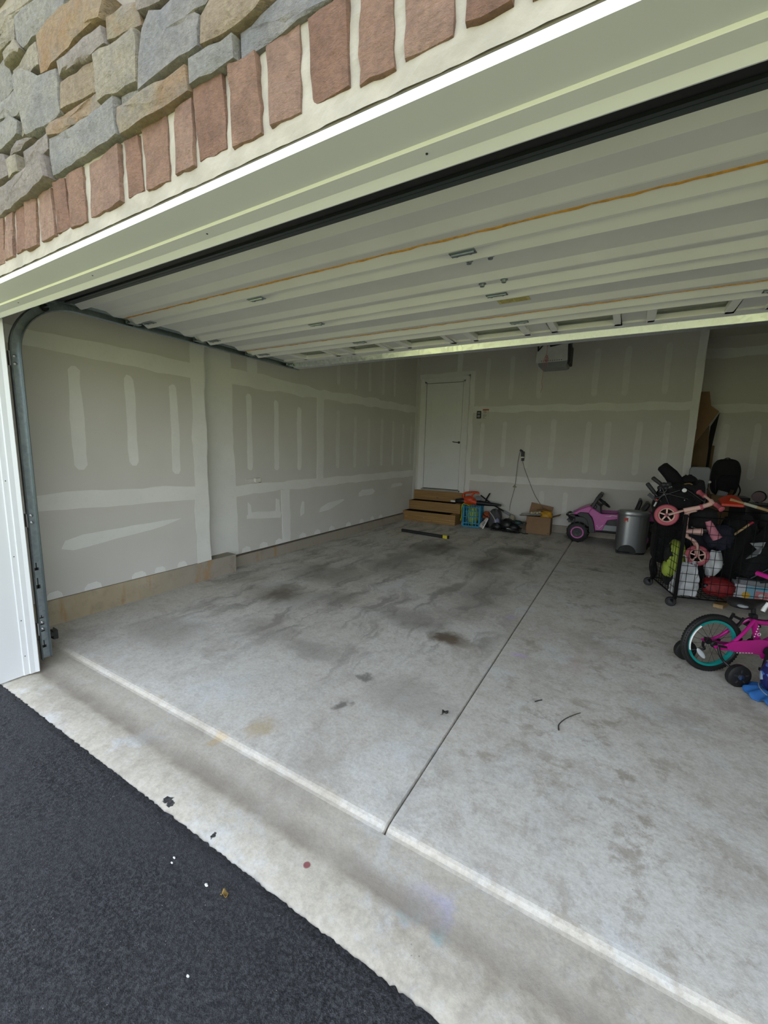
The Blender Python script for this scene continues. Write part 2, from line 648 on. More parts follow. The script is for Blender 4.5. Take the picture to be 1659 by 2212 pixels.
    c = n.mix(n.math('MULTIPLY', sp2, 0.6), c, lin('#4b463f'))
    cr = n.voronoi(Pf, 1.1, 'DISTANCE_TO_EDGE')
    n.bump(n.math('ADD', fine, n.math('MULTIPLY', n.noise(P, 8, 6), 0.6)), 0.25, 0.006)
    return n.fin(c, n.ramp(n.noise(P, 3, 4), 0.3, 0.7, 0.55, 0.8), 0, 0.35)


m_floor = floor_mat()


def asphalt_mat():
    n = NB('asphalt')
    P = n.P
    a = n.noise(P, 100, 5, 0.75)
    c = n.mix(n.ramp(a, 0.38, 0.68), (0.008, 0.0085, 0.010), (0.075, 0.076, 0.082))
    c = n.mix(n.ramp(n.noise(P, 2.0, 4), 0.35, 0.7, 0, 0.5), c, (0.045, 0.046, 0.05))
    v = n.voronoi(P, 75)
    sp = n.math('MULTIPLY', n.ramp(v, 0.10, 0.055), n.ramp(n.noise(P, 30, 2), 0.57, 0.64))
    c = n.mix(sp, c, lin('#cfcabb'))
    n.bump(n.math('ADD', a, n.noise(P, 320, 2)), 0.9, 0.006)
    return n.fin(c, 0.75, 0, 0.4)


m_asphalt = asphalt_mat()


def stem_mat():
    n = NB('rusty_stem_wall_concrete')
    c = n.mix(n.ramp(n.noise(n.P, 2.5, 6), 0.35, 0.65), lin('#a69a80'), lin('#b6ab94'))
    c = n.mix(n.ramp(n.sep(n.P, 1), 1.7, 2.7, 0, 0.85), c, lin('#9b958a'))
    r = n.ramp(n.noise(n.scale(n.P, (1, 5, 0.8)), 2.0, 5), 0.54, 0.7)
    c = n.mix(n.math('MULTIPLY', r, 0.65), c, lin('#a9814e'))
    g = n.ramp(n.noise(n.P, 7, 7, 0.7), 0.5, 0.75)
    c = n.mix(n.math('MULTIPLY', g, 0.5), c, lin('#7f7769'))
    z = n.sep(n.P, 2)
    n.bump(n.noise(n.P, 30, 6), 0.3, 0.006)
    return n.fin(c, 0.9, 0, 0.2)


m_stem = stem_mat()
m_lawn = M('lawn_green', '#a2a668', 0.9, 0, 0.25, 0.8, 0.5, 20)
m_concrete_dim = M('plain_concrete', '#a8a59c', 0.9, 0, 0.1, 5, 0.2)

# ------------------------------------------------------------------ ground and floor
XL1, XL2, YB, XR = -3.75, -3.91, 8.04, 2.6

floor = s_empty('floor', 'grey stained concrete garage floor in two slabs with a tooled joint')


def slab(x0, x1, y1, name):
    g = G()
    e = 0.014
    prof = [(x0, -0.10), (x1, -0.10), (x1, -0.016), (x1 - e * 0.3, -0.004), (x1 - e, 0.0), (x0 + e, 0.0), (x0 + e * 0.3, -0.004), (x0, -0.016)]
    ys = [(1.198, -0.0165), (1.212, -0.013), (1.225, -0.005), (1.236, -0.001), (1.25, 0.0), (y1, 0.0)]
    n = len(prof)
    vs = [(x, y, z + (dz if z > -0.05 else 0)) for (y, dz) in ys for (x, z) in prof]
    fs = []
    for i in range(len(ys) - 1):
        for k in range(n):
            k2 = (k + 1) % n
            fs.append((i * n + k, i * n + k2, (i + 1) * n + k2, (i + 1) * n + k))
    fs += [tuple(range(n)), tuple((len(ys) - 1) * n + k for k in range(n))]
    g.add(vs, fs)
    return build(name, g, m_floor, floor)


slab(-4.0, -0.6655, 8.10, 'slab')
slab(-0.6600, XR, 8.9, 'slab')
g = G().span((-0.70, 1.22, -0.06), (-0.62, 8.9, -0.035))
build('joint_filler', g, M('joint_dirt', '#6c665c', 0.95, 0, 0.2), floor)
# apron between the driveway and the lip
g = G()
rnd = random.Random(3)
N = 240
top = []
prof = [(0.80, -0.03), (0.826, -0.016), (0.84, -0.012), (0.95, -0.012), (1.012, -0.019), (1.06, -0.016), (1.16, -0.016), (1.20, -0.016)]
for i in range(N + 1):
    x = -3.6 + (XR + 3.6) * i / N
    for k, (y, z) in enumerate(prof):
        top.append((x, y + (rnd.uniform(-0.004, 0.004) if k in (1, 2) else 0), z))
    top.append((x, 1.20, -0.10))
    top.append((x, 0.80, -0.10))
n = len(prof) + 2
fs = [(i * n + k, i * n + (k + 1) % n, (i + 1) * n + (k + 1) % n, (i + 1) * n + k) for i in range(N) for k in range(n)]
g.add(top, fs)
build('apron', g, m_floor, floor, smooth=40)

# asphalt driveway: fine real relief near the house, plain further out
g = G()
import mathutils.noise as mn
NX, NY = 330, 150
def asph(u, v):
    x = -3.5 + 4.4 * u
    t = v
    y = 0.835 - 1.9 * (1 - t)
    if v == 1.0:
        y += 0.010 * mn.noise(Vector((x * 14, 0, 0))) + 0.008 * mn.noise(Vector((x * 45, 3, 0))) + 0.006 * mn.noise(Vector((x * 110, 7, 0)))
        return (x, y, -0.028)
    h = 0.004 * mn.noise(Vector((x * 60, y * 60, 0))) + 0.0045 * mn.noise(Vector((x * 150, y * 150, 5)))
    if v > 0.985:
        y += 0.008 * mn.noise(Vector((x * 60, 9, 0)))
        h -= 0.004
    return (x, y, -0.008 + h)
g.sheet(NX, NY, asph)
near = build('driveway', g, m_asphalt, None, smooth=60, weld=False)
struct(near, 'dark speckled asphalt driveway meeting the pale concrete apron')
g = G().span((-3.9, -9.0, -0.12), (2.6, -1.06, -0.012))
g.span((-3.9, -1.07, -0.12), (-3.49, 0.80, -0.012))
g.span((0.89, -1.07, -0.12), (2.6, 0.80, -0.012))
g.span((-3.5, -1.1, -0.14), (0.9, 0.79, -0.04))
build('driveway_base', g, m_asphalt, near)
g = G().span((-70, -90, -0.3), (70, 60, -0.13))
lawn = build('lawn', g, m_lawn)
struct(lawn, 'sunlit green lawn around the driveway')

# ------------------------------------------------------------------ shell of the garage
wall_left = s_empty('wall_left', 'grey unpainted drywall with white joint compound')
g = G().span((XL1 - 0.12, 1.03, 0.213), (XL1, 2.78, 3.4))
g.span((XL2 - 0.12, 2.70, 0.145), (XL2, 8.2, 3.4))
g.span((XL2 - 0.02, 2.66, 0.2), (XL1 - 0.02, 2.78, 3.4))
build('drywall', g, m_drywall, wall_left)
baseboard = struct(build('baseboard_left', G().span((XL1 - 0.4, 1.03, -0.05), (XL1 - 0.012, 3.125, 0.205)).span((XL2 - 0.3, 3.12, -0.05), (XL2 + 0.03, 8.06, 0.128)), m_stem, None, bevel=0.008),
                   'rusty stained concrete stem wall below the drywall')
wall_back = s_empty('wall_back', 'grey drywall back wall with the house door')
g = G()
g.span((XL2 - 0.1, YB, 0.145), (-3.80, YB + 0.12, 3.4))
g.span((-2.86, YB, 0.145), (0.87, YB + 0.12, 3.4))
g.span((-3.80, YB, 2.84), (-2.86, YB + 0.12, 3.4))
g.span((-3.80, YB, 0.145), (-2.86, YB + 0.12, 0.60))
g.span((0.75, YB + 0.1, 0.0), (0.87, 8.9, 3.4))
build('drywall', g, m_drywall, wall_back)
struct(build('baseboard_back', G().span((XL2, YB + 0.012, -0.05), (0.865, YB + 0.1, 0.137)), m_stem, None), 'low concrete stem wall under the back drywall')
wall_recess = s_empty('wall_alcove', 'shaded drywall at the back of the alcove')
build('drywall', G().span((0.7, 8.80, 0.0), (XR + 0.1, 8.92, 3.4)), m_drywall, wall_recess)
wall_right = struct(build('wall_right', G().span((XR, 0.9, 0.0), (XR + 0.12, 8.9, 3.4)), m_drywall))
ceiling = struct(build('ceiling', G().span((-4.1, 0.9, 3.38), (XR + 0.2, 9.0, 3.5)), m_drywall))


def mud(parent, axis, w, poly, wob=0.012, seed=0, t=0.0025, sign=1, mat=None):
    """a spread of joint compound: thin plaster with a wavering edge on a wall plane"""
    r = random.Random(seed)
    pts = []
    n = len(poly)
    for i in range(n):
        a, b = Vector((*poly[i], 0)), Vector((*poly[(i + 1) % n], 0))
        L = (b - a).length
        k = max(1, int(L / 0.09))
        d = (b - a).normalized() if L else Vector((1, 0, 0))
        nn = Vector((-d.y, d.x, 0))
        ph = r.uniform(0, 9)
        for j in range(k):
            q = a + (b - a) * j / k
            e = wob * (math.sin(ph + j * 0.8) * 0.5 + r.uniform(-0.5, 0.5))
            q += nn * e
            pts.append((q.x, q.y))
    t = t * 0.5 + 0.00011 * (seed % 29)
    g = G()
    g.prism(pts, axis, w - (0.004 + 0.0001 * (seed % 29)) * sign, w + t * sign)
    return build('joint_compound', g, mat or m_mud, parent, weld=False)


def strip(z0, z1, y, w0, w1=None):
    w1 = w1 or w0
    return [(y - w0 / 2, z0 + w0 * 0.35), (y - w0 * 0.2, z0), (y + w0 * 0.2, z0), (y + w0 / 2, z0 + w0 * 0.4), (y + w1 / 2, z1 - w1 * 0.4), (y + w1 * 0.2, z1), (y - w1 * 0.2, z1), (y - w1 / 2, z1 - w1 * 0.4)]


W1, W2 = XL1, XL2
i = 10
for poly, wb in [([(1.03, 0.905), (1.6, 0.90), (2.1, 0.888), (2.7, 0.885), (2.7, 1.022), (2.2, 1.034), (1.6, 1.04), (1.03, 1.03)], 0.01),
             ([(1.03, 2.10), (1.9, 2.085), (2.7, 2.07), (2.7, 2.215), (1.9, 2.22), (1.03, 2.215)], 0.012),
             ([(2.62, 0.214), (2.779, 0.214), (2.779, 3.35), (2.64, 3.35)], 0.016),
             (strip(1.21, 2.01, 1.625, 0.10, 0.085), 0.008), (strip(1.235, 2.005, 2.04, 0.085, 0.075), 0.008), (strip(1.15, 1.99, 2.44, 0.085, 0.07), 0.008),
             ([(1.44, 0.60), (1.52, 0.575), (1.75, 0.60), (2.05, 0.63), (2.28, 0.66), (2.45, 0.70), (2.46, 0.715), (2.36, 0.715), (1.9, 0.70), (1.6, 0.69), (1.47, 0.66)], 0.006)]:
    mud(wall_left, 'x', W1, poly, wb, i); i += 1
for (y, w) in ((1.37, 0.11), (1.64, 0.13), (2.02, 0.13), (2.22, 0.11), (2.45, 0.10)):
    mud(wall_left, 'x', W1, [(y - w / 2, 0.216), (y + w / 2, 0.216), (y + w * 0.45, 0.25), (y + w * 0.2, 0.275), (y - w * 0.3, 0.27), (y - w * 0.5, 0.24)], 0.004, i); i += 1
for poly, wb in [([(2.79, 0.86), (3.2, 0.83), (3.55, 0.85), (4.0, 0.87), (4.6, 0.855), (5.2, 0.87), (6.4, 0.88), (7.99, 0.885), (7.99, 1.01), (6.4, 1.005), (4.5, 0.985), (3.3, 0.97), (2.79, 0.985)], 0.012),
             ([(2.79, 2.12), (3.6, 2.12), (4.8, 2.13), (6.4, 2.17), (7.99, 2.20), (7.99, 2.33), (6.4, 2.31), (4.8, 2.26), (3.6, 2.29), (2.79, 2.27)], 0.02),
             ([(2.79, 0.15), (3.285, 0.15), (3.27, 0.8), (3.25, 1.6), (3.24, 3.35), (2.79, 3.35)], 0.012),
             ([(4.735, 0.98), (4.885, 0.98), (4.885, 2.15), (4.735, 2.15)], 0.01),
             ([(4.02, 0.15), (4.17, 0.15), (4.16, 0.87), (4.0, 0.87)], 0.01),
             ([(3.47, 2.25), (3.62, 2.25), (3.62, 3.3), (3.47, 3.3)], 0.01),
             ([(7.90, 0.16), (8.035, 0.16), (8.035, 3.3), (7.93, 3.3)], 0.01)]:
    mud(wall_left, 'x', W2, poly, wb, i); i += 1
for (y, z0, z1, w) in ((3.49, 1.145, 2.04, 0.075), (3.93, 1.13, 2.01, 0.08), (4.36, 1.12, 1.97, 0.085), (5.24, 1.12, 2.02, 0.085), (5.71, 1.12, 1.95, 0.08), (6.13, 1.12, 1.95, 0.075), (6.58, 1.13, 1.98, 0.075), (7.0, 1.13, 1.97, 0.07), (7.4, 1.13, 1.95, 0.07), (7.75, 1.15, 1.93, 0.06)):
    mud(wall_left, 'x', W2, strip(z0, z1, y, w), 0.008, i, mat=m_mud_soft if y > 4.5 else m_mud); i += 1
for (y, z0, z1, w) in ((5.24, 2.38, 3.1, 0.08), (5.71, 2.38, 3.1, 0.08), (6.13, 2.4, 3.1, 0.08), (6.58, 2.4, 3.1, 0.08), (7.0, 2.42, 3.1, 0.07)):
    mud(wall_left, 'x', W2, strip(z0, z1, y, w), 0.008, i, mat=m_mud_soft if y > 4.5 else m_mud); i += 1
for poly in ([(3.42, 0.56), (3.98, 0.50), (4.0, 0.57), (3.95, 0.60), (3.5, 0.63), (3.42, 0.6)], [(3.44, 0.6), (3.5, 0.6), (3.48, 0.72), (3.44, 0.76)], [(3.90, 0.55), (3.98, 0.55), (3.96, 0.74), (3.91, 0.76)],
             [(4.38, 0.47), (4.45, 0.5), (4.45, 0.66), (4.42, 0.68), (4.38, 0.56)],
             [(4.78, 0.48), (5.0, 0.48), (5.42, 0.60), (5.4, 0.625), (5.0, 0.6), (4.82, 0.54)], [(5.85, 0.62), (6.3, 0.63), (6.38, 0.68), (6.3, 0.73), (5.95, 0.73), (5.84, 0.68)], [(6.95, 0.70), (7.4, 0.71), (7.45, 0.74), (7.35, 0.78), (7.0, 0.77)]):
    mud(wall_left, 'x', W2, poly, 0.006, i); i += 1
for y in (3.4, 3.68, 3.95, 4.42, 4.75, 5.1, 5.55, 5.95, 6.3, 6.6):
    mud(wall_left, 'x', W2, [(y - 0.07, 0.149), (y + 0.07, 0.149), (y + 0.06, 0.20), (y, 0.225), (y - 0.06, 0.2)], 0.005, i); i += 1
# back wall
for poly, wb in [([(-2.75, 2.19), (-1.5, 2.19), (0.86, 2.17), (0.86, 2.29), (-1.5, 2.31), (-2.75, 2.30)], 0.02),
             ([(-2.75, 0.86), (-1.5, 0.86), (-0.3, 0.87), (0.86, 0.88), (0.86, 1.02), (-0.3, 1.01), (-1.5, 0.99), (-2.75, 0.98)], 0.012),
             ([(-2.79, 0.62), (-2.70, 0.62), (-2.70, 2.95), (-2.79, 2.95)], 0.012), ([(-3.88, 2.89), (-2.70, 2.9), (-2.70, 2.99), (-3.88, 2.98)], 0.014),
             ([(-3.08, 2.95), (-2.97, 2.95), (-2.97, 3.35), (-3.08, 3.35)], 0.01), ([(0.78, 0.16), (0.868, 0.16), (0.868, 3.35), (0.76, 3.35)], 0.008)]:
    mud(wall_back, 'y', YB, poly, wb, i, sign=-1); i += 1
for (x, z0, z1, w) in ((-2.5, 1.1, 2.0, 0.08), (-2.07, 1.15, 2.02, 0.08), (-1.63, 1.15, 1.95, 0.09), (-1.2, 1.15, 2.05, 0.09), (-0.63, 1.1, 2.0, 0.09), (-0.33, 1.1, 2.0, 0.09), (0.12, 1.12, 2.0, 0.09), (0.5, 1.12, 2.0, 0.08),
                       (-2.45, 2.42, 3.2, 0.08), (-2.0, 2.42, 3.2, 0.08), (-1.5, 2.42, 3.2, 0.09), (-0.6, 2.42, 3.2, 0.09), (-0.15, 2.42, 3.2, 0.09), (0.4, 2.42, 3.2, 0.08),
                       (-0.9, 0.3, 0.75, 0.08), (-0.4, 0.3, 0.75, 0.08), (-1.3, 0.3, 0.75, 0.08)):
    mud(wall_back, 'y', YB, strip(z0, z1, x, w), 0.008, i, t=0.0015, sign=-1, mat=m_mud_soft); i += 1
mud(wall_recess, 'y', 8.80, [(0.9, 2.19), (1.8, 2.18), (2.59, 2.17), (2.59, 2.30), (1.8, 2.31), (0.9, 2.32)], 0.02, i, sign=-1)
mud(wall_recess, 'y', 8.80, [(0.9, 3.05), (2.59, 3.05), (2.59, 3.2), (0.9, 3.2)], 0.02, i + 1, sign=-1)
for k, x in enumerate((1.35, 1.75, 2.15)):
    mud(wall_recess, 'y', 8.80, strip(1.1, 2.0, x, 0.09), 0.01, i + 2 + k, sign=-1, mat=m_mud_soft)

# ------------------------------------------------------------------ house front
wall_front = s_empty('wall_front', 'stone veneer house front with a brick soldier course over the garage opening')
g = G()
g.span((-4.6, 0.83, 2.16), (3.2, 1.04, 4.3))
g.span((-4.6, 0.83, -0.1), (-3.13, 1.03, 2.2))
g.span((1.81, 0.83, -0.1), (3.2, 1.03, 2.2))
g.span((-4.6, 1.0, 3.5), (3.2, 9.2, 4.3))
g.span((-4.6, 1.0, -0.1), (-4.2, 9.2, 3.6))
g.span((-4.6, 9.0, -0.1), (3.2, 9.2, 3.6))
g.span((2.8, 1.0, -0.1), (3.2, 9.2, 3.6))
build('house_wall', g, m_mortar_dark, wall_front)
build('mortar', G().span((-4.6, 0.798, 2.33), (3.2, 0.832, 3.3)), m_mortar_dark, wall_front)
g = G()
def mort(u, v):
    x = -4.6 + 7.8 * u
    z = 2.121 + 0.215 * v
    return (x, 0.7865 + 0.003 * mn.noise(Vector((x * 22, z * 22, 0))) + 0.002 * mn.noise(Vector((x * 60, z * 60, 2))), z)
g.sheet(420, 14, mort)
g.span((-4.6, 0.792, 2.121), (3.2, 0.832, 2.334))
build('mortar', g, m_mortar, wall_front, weld=False)


def veneer(name, poly, mat, yf, yb, seed, jit, seg, rough):
    """one stone: traced outline with broken edges, arrises knocked off, dressed uneven face"""
    r = random.Random(seed)
    c = [sum(p[k] for p in poly) / len(poly) for k in (0, 1)]
    ring = []
    n = len(poly)
    for i in range(n):
        a, b = poly[i], poly[(i + 1) % n]
        L = math.hypot(b[0] - a[0], b[1] - a[1])
        k = max(1, int(round(L / seg)))
        for j in range(k):
            t = j / k
            jj = jit * (0.5 if j == 0 else 1)
            ring.append((a[0] + (b[0] - a[0]) * t + r.uniform(-jj, jj), a[1] + (b[1] - a[1]) * t + r.uniform(-jj, jj)))
    g = G()
    m = len(ring)
    vs, fs = [], []
    layers = [(1.0, yb), (1.0, yf + 0.012), (0.965, yf + 0.002), (0.72, yf), (0.38, yf)]
    tx, tz = r.uniform(-0.05, 0.05), r.uniform(-0.08, 0.03)
    for li, (s, y) in enumerate(layers):
        for (x, z) in ring:
            px, pz = c[0] + (x - c[0]) * s, c[1] + (z - c[1]) * s
            py = y
            if li >= 1:
                py += tx * (px - c[0]) + tz * (pz - c[1]) + r.uniform(-rough, rough) * (0.5 if li == 1 else 1)
            vs.append((px, py, pz))
    vs.append((c[0], yf - rough, c[1]))
    for l in range(len(layers) - 1):
        for i in range(m):
            j = (i + 1) % m
            fs.append((l * m + i, l * m + j, (l + 1) * m + j, (l + 1) * m + i))
    b0 = (len(layers) - 1) * m
    for i in range(m):
        fs.append((b0 + i, b0 + (i + 1) % m, len(vs) - 1))
    g.add(vs, fs)
    return build(name, g, mat, wall_front, smooth=38)


STONES=[
 ('g',[(-1.794,2.446),(-1.671,2.434),(-1.531,2.427),(-1.371,2.421),(-1.375,2.326),(-1.478,2.327),(-1.62,2.329),(-1.802,2.333),(-1.815,2.404)]),
 ('m',[(-2.339,2.408),(-2.222,2.408),(-2.04,2.399),(-1.819,2.402),(-1.81,2.332),(-1.936,2.319),(-2.246,2.324),(-2.365,2.325)]),
 ('m',[(-2.016,2.478),(-1.804,2.471),(-1.814,2.423),(-2.024,2.429)]),
 ('b',[(-2.124,2.475),(-2.032,2.469),(-2.036,2.415),(-2.13,2.416)]),
 ('m',[(-2.054,2.523),(-1.928,2.499),(-2.028,2.485),(-2.125,2.489)]),
 ('t',[(-1.796,2.472),(-1.771,2.482),(-1.474,2.476),(-1.465,2.435),(-1.525,2.43),(-1.728,2.437),(-1.794,2.449)]),
 ('g',[(-1.985,2.689),(-1.915,2.691),(-1.819,2.637),(-1.699,2.619),(-1.708,2.501),(-1.778,2.487),(-1.953,2.502),(-1.96,2.544),(-1.974,2.607)]),
 ('u',[(-1.687,2.573),(-1.497,2.564),(-1.471,2.556),(-1.473,2.482),(-1.708,2.504)]),
 ('b',[(-1.468,2.558),(-1.256,2.544),(-1.254,2.472),(-1.27,2.421),(-1.462,2.434),(-1.469,2.512)]),
 ('t',[(-1.402,2.63),(-1.278,2.618),(-1.254,2.608),(-1.238,2.546),(-1.407,2.576)]),
 ('m',[(-1.69,2.627),(-1.556,2.622),(-1.413,2.612),(-1.408,2.568),(-1.479,2.563),(-1.691,2.589)]),
 ('o',[(-1.833,2.763),(-1.637,2.758),(-1.495,2.729),(-1.371,2.672),(-1.411,2.626),(-1.528,2.641),(-1.601,2.629),(-1.689,2.632),(-1.814,2.641),(-1.833,2.697)]),
 ('g',[(-1.964,2.869),(-1.761,2.848),(-1.618,2.785),(-1.638,2.755),(-1.818,2.763),(-1.938,2.769),(-1.973,2.801)]),
 ('b',[(-2.045,2.747),(-1.843,2.758),(-1.835,2.686),(-1.923,2.694),(-2.054,2.698)]),
 ('b',[(-2.063,2.799),(-1.979,2.813),(-1.939,2.766),(-1.957,2.764),(-2.056,2.757)]),
 ('b',[(-2.179,2.864),(-2.095,2.851),(-1.997,2.874),(-1.964,2.869),(-1.978,2.816),(-2.104,2.818),(-2.19,2.825)]),
 ('b',[(-2.153,2.949),(-2.071,2.934),(-1.918,2.915),(-1.767,2.851),(-1.953,2.877),(-2.087,2.88),(-2.17,2.891)]),
 ('g',[(-2.193,2.816),(-2.107,2.81),(-2.062,2.802),(-2.058,2.732),(-2.061,2.707),(-2.142,2.689),(-2.23,2.695)]),
 ('g',[(-2.232,2.689),(-2.144,2.679),(-1.996,2.68),(-1.985,2.617),(-2.026,2.598),(-2.159,2.629),(-2.249,2.634)]),
 ('g',[(-2.252,2.624),(-2.163,2.613),(-2.077,2.612),(-2.022,2.577),(-2.032,2.54),(-2.176,2.533),(-2.277,2.541)]),
 ('b',[(-2.015,2.588),(-1.951,2.596),(-1.965,2.542),(-2.029,2.532)]),
 ('m',[(-2.313,2.53),(-2.19,2.519),(-2.136,2.5),(-2.132,2.427),(-2.279,2.427),(-2.344,2.429)]),
 ('g',[(-1.365,2.424),(-1.27,2.418),(-1.268,2.392),(-1.364,2.395)]),
 ('s',[(-1.237,2.537),(-1.199,2.562),(-1.152,2.544),(-1.075,2.547),(-0.932,2.482),(-1.009,2.475),(-0.994,2.465),(-0.998,2.397),(-1.075,2.403),(-1.27,2.398),(-1.255,2.469),(-1.249,2.493)]),
 ('m',[(-1.258,2.622),(-1.109,2.559),(-1.139,2.551),(-1.243,2.575)]),
 ('u',[(-0.995,2.459),(-0.942,2.481),(-0.759,2.405),(-0.798,2.387),(-0.87,2.383),(-0.993,2.393)]),
 ('g',[(-1.045,2.388),(-0.879,2.378),(-0.881,2.33),(-0.92,2.326),(-1.046,2.334)]),
 ('s',[(-0.872,2.381),(-0.798,2.384),(-0.739,2.393),(-0.577,2.33),(-0.643,2.334),(-0.782,2.326),(-0.87,2.322)]),
 ('t',[(-1.364,2.386),(-1.277,2.391),(-1.051,2.381),(-1.05,2.326),(-1.111,2.322),(-1.148,2.319),(-1.272,2.32),(-1.365,2.322),(-1.375,2.357)]),
]
BRICKS=[
  [(-2.398, 2.337), (-2.263, 2.324), (-2.308, 2.139), (-2.436, 2.143)],
  [(-2.239, 2.325), (-2.169, 2.321), (-2.198, 2.141), (-2.294, 2.144)],
  [(-2.152, 2.336), (-2.068, 2.318), (-2.084, 2.144), (-2.178, 2.145)],
  [(-2.057, 2.326), (-1.97, 2.324), (-1.983, 2.141), (-2.075, 2.145)],
  [(-1.953, 2.329), (-1.842, 2.319), (-1.842, 2.139), (-1.953, 2.142)],
  [(-1.821, 2.328), (-1.737, 2.321), (-1.746, 2.147), (-1.833, 2.147)],
  [(-1.726, 2.324), (-1.624, 2.324), (-1.626, 2.139), (-1.73, 2.14)],
  [(-1.584, 2.318), (-1.399, 2.319), (-1.403, 2.143), (-1.601, 2.136)],
  [(-1.371, 2.316), (-1.302, 2.314), (-1.294, 2.137), (-1.379, 2.14)],
  [(-1.285, 2.329), (-1.169, 2.328), (-1.167, 2.137), (-1.276, 2.143)],
  [(-1.131, 2.324), (-1.057, 2.321), (-1.054, 2.138), (-1.143, 2.143)],
  [(-1.048, 2.335), (-0.936, 2.334), (-0.935, 2.137), (-1.041, 2.141)],
  [(-0.91, 2.332), (-0.82, 2.328), (-0.809, 2.139), (-0.91, 2.141)],
  [(-0.798, 2.342), (-0.694, 2.336), (-0.69, 2.146), (-0.784, 2.14)],
  [(-0.669, 2.328), (-0.566, 2.327), (-0.562, 2.139), (-0.664, 2.143)],
  [(-0.543, 2.328), (-0.463, 2.322), (-0.457, 2.14), (-0.54, 2.14)],
  [(-0.44, 2.318), (-0.344, 2.308), (-0.338, 2.143), (-0.436, 2.143)],
  [(-0.325, 2.304), (-0.245, 2.298), (-0.234, 2.14), (-0.315, 2.14)],
  [(-0.222, 2.291), (-0.148, 2.288), (-0.133, 2.137), (-0.206, 2.143)],
]


for k, (kind, poly) in enumerate(STONES):
    veneer('stone', poly, STONE[kind], 0.765 + random.uniform(-0.012, 0.012), 0.81, 100 + k, 0.0035, 0.045, 0.003)
bk = list(BRICKS)
x = -0.115
while x < 2.2:
    w = random.uniform(0.085, 0.12)
    bk.append([(x, 2.33), (x + w, 2.33), (x + w, 2.14), (x, 2.14)])
    x += w + 0.02
x = -2.48
while x > -3.5:
    w = random.uniform(0.085, 0.11)
    bk.append([(x - w, 2.33), (x, 2.33), (x, 2.14), (x - w, 2.14)])
    x -= w + 0.018
for k, poly in enumerate(bk):
    veneer('brick', [(p[0], max(p[1], 2.158 + 0.004 * (k % 3))) for p in poly], BRICK[k % 3], 0.776 + random.uniform(-0.004, 0.004), 0.805, 300 + k, 0.0028, 0.03, 0.0022)
# courses of stone above and beyond those in view
boxes = [(min(p[0] for p in P) - 0.01, min(p[1] for p in P) - 0.01, max(p[0] for p in P) + 0.01, max(p[1] for p in P) + 0.01) for _, P in STONES]
z = 2.34
k = 0
while z < 3.2:
    h = random.choice((0.07, 0.09, 0.12, 0.14))
    x = -3.6 + random.uniform(0, 0.2)
    while x < 2.3:
        w = random.uniform(0.16, 0.34)
        b = (x, z, x + w, z + h)
        if not any(b[0] < q[2] and b[2] > q[0] and b[1] < q[3] and b[3] > q[1] for q in boxes):
            veneer('stone', [(b[0], b[3]), (b[2], b[3]), (b[2], b[1]), (b[0], b[1])], STONE[random.choice('gsmbtu')], 0.768 + random.uniform(-0.01, 0.01), 0.81, 700 + k, 0.006, 0.08, 0.003)
            k += 1
        x += w + 0.012
    z += h + 0.012

# ------------------------------------------------------------------ trim round the opening
g = G()
hp = [(0.789, 2.0955), (0.789, 2.116), (0.797, 2.1185), (0.84, 2.1185), (0.84, 2.165), (1.0, 2.165), (1.0, 2.10), (0.972, 2.08), (0.966, 2.078), (0.943, 2.0885), (0.898, 2.0892), (0.894, 2.0955)]
g.prism(hp, 'x', -3.085, 1.765)
struct(build('trim_1', g, m_capping, None), 'white capped header trim above the garage opening')
for (nm, x, sg) in (('trim_2', -3.085, 1), ('trim_3', 1.765, -1)):
    g = G()
    def px(d):
        return x + sg * d
    pts = [(px(-0.05), 0.815), (px(0.0), 0.815), (px(0.0), 0.93), (px(0.006), 0.934), (px(0.006), 0.958), (px(0.013), 0.962), (px(0.013), 0.985), (px(0.02), 1.004), (px(0.016), 1.008), (px(-0.05), 1.004)]
    g.prism(pts, 'z', -0.004, 2.10)
    struct(build(nm, g, m_capping, None), 'white capped jamb trim at the side of the opening')
    g = G()
    for (yy, zz) in ((0.945, 0.12), (0.945, 0.35), (0.945, 0.75), (0.945, 1.2), (0.945, 1.6)):
        g.lathe([(0.003, 0), (0.003, 0.0015), (0.0, 0.002)], (px(0.006), yy, zz), (sg, 0, 0), 8)
    build('nail_head', g, m_darkmetal, bpy.data.objects[nm])
g = G()
for (xx) in (-2.6, -1.9, -1.2, -0.45, 0.3, 1.0):
    g.lathe([(0.003, 0), (0.003, 0.0015), (0.0, 0.002)], (xx, 0.92, 2.089), (0, 0, -1), 8)
build('nail_head', g, m_darkmetal, bpy.data.objects['trim_1'])

# ------------------------------------------------------------------ house door
door = s_empty('door_1', 'closed white house door above the wooden steps')
build('door_panel', G().span((-3.718, 8.035, 0.650), (-2.935, 8.08, 2.791)), m_doorpaint, door, bevel=0.003)
g = G()
for (a, b) in (((-3.60, 0.85), (-3.05, 1.5)), ((-3.60, 1.7), (-3.05, 2.65))):
    pts = [(a[0], a[1]), (b[0], a[1]), (b[0], b[1]), (a[0], b[1])]
    g.tube([(p[0], 8.0352, p[1]) for p in pts], 0.0022, 6, True)
build('door_moulding', g, m_doorpaint, door)
g = G()
g.lathe([(0.024, 0), (0.024, 0.008), (0.012, 0.012), (0.010, 0.045), (0.0, 0.047)], (-2.965, 8.035, 1.61), (0, -1, 0), 16)
g.tube(smooth_path([(-2.965, 7.99, 1.61), (-3.01, 7.985, 1.612), (-3.07, 7.99, 1.618), (-3.085, 7.995, 1.624)]), 0.008, 8)
build('door_handle', g, m_darkmetal, door, smooth=40)
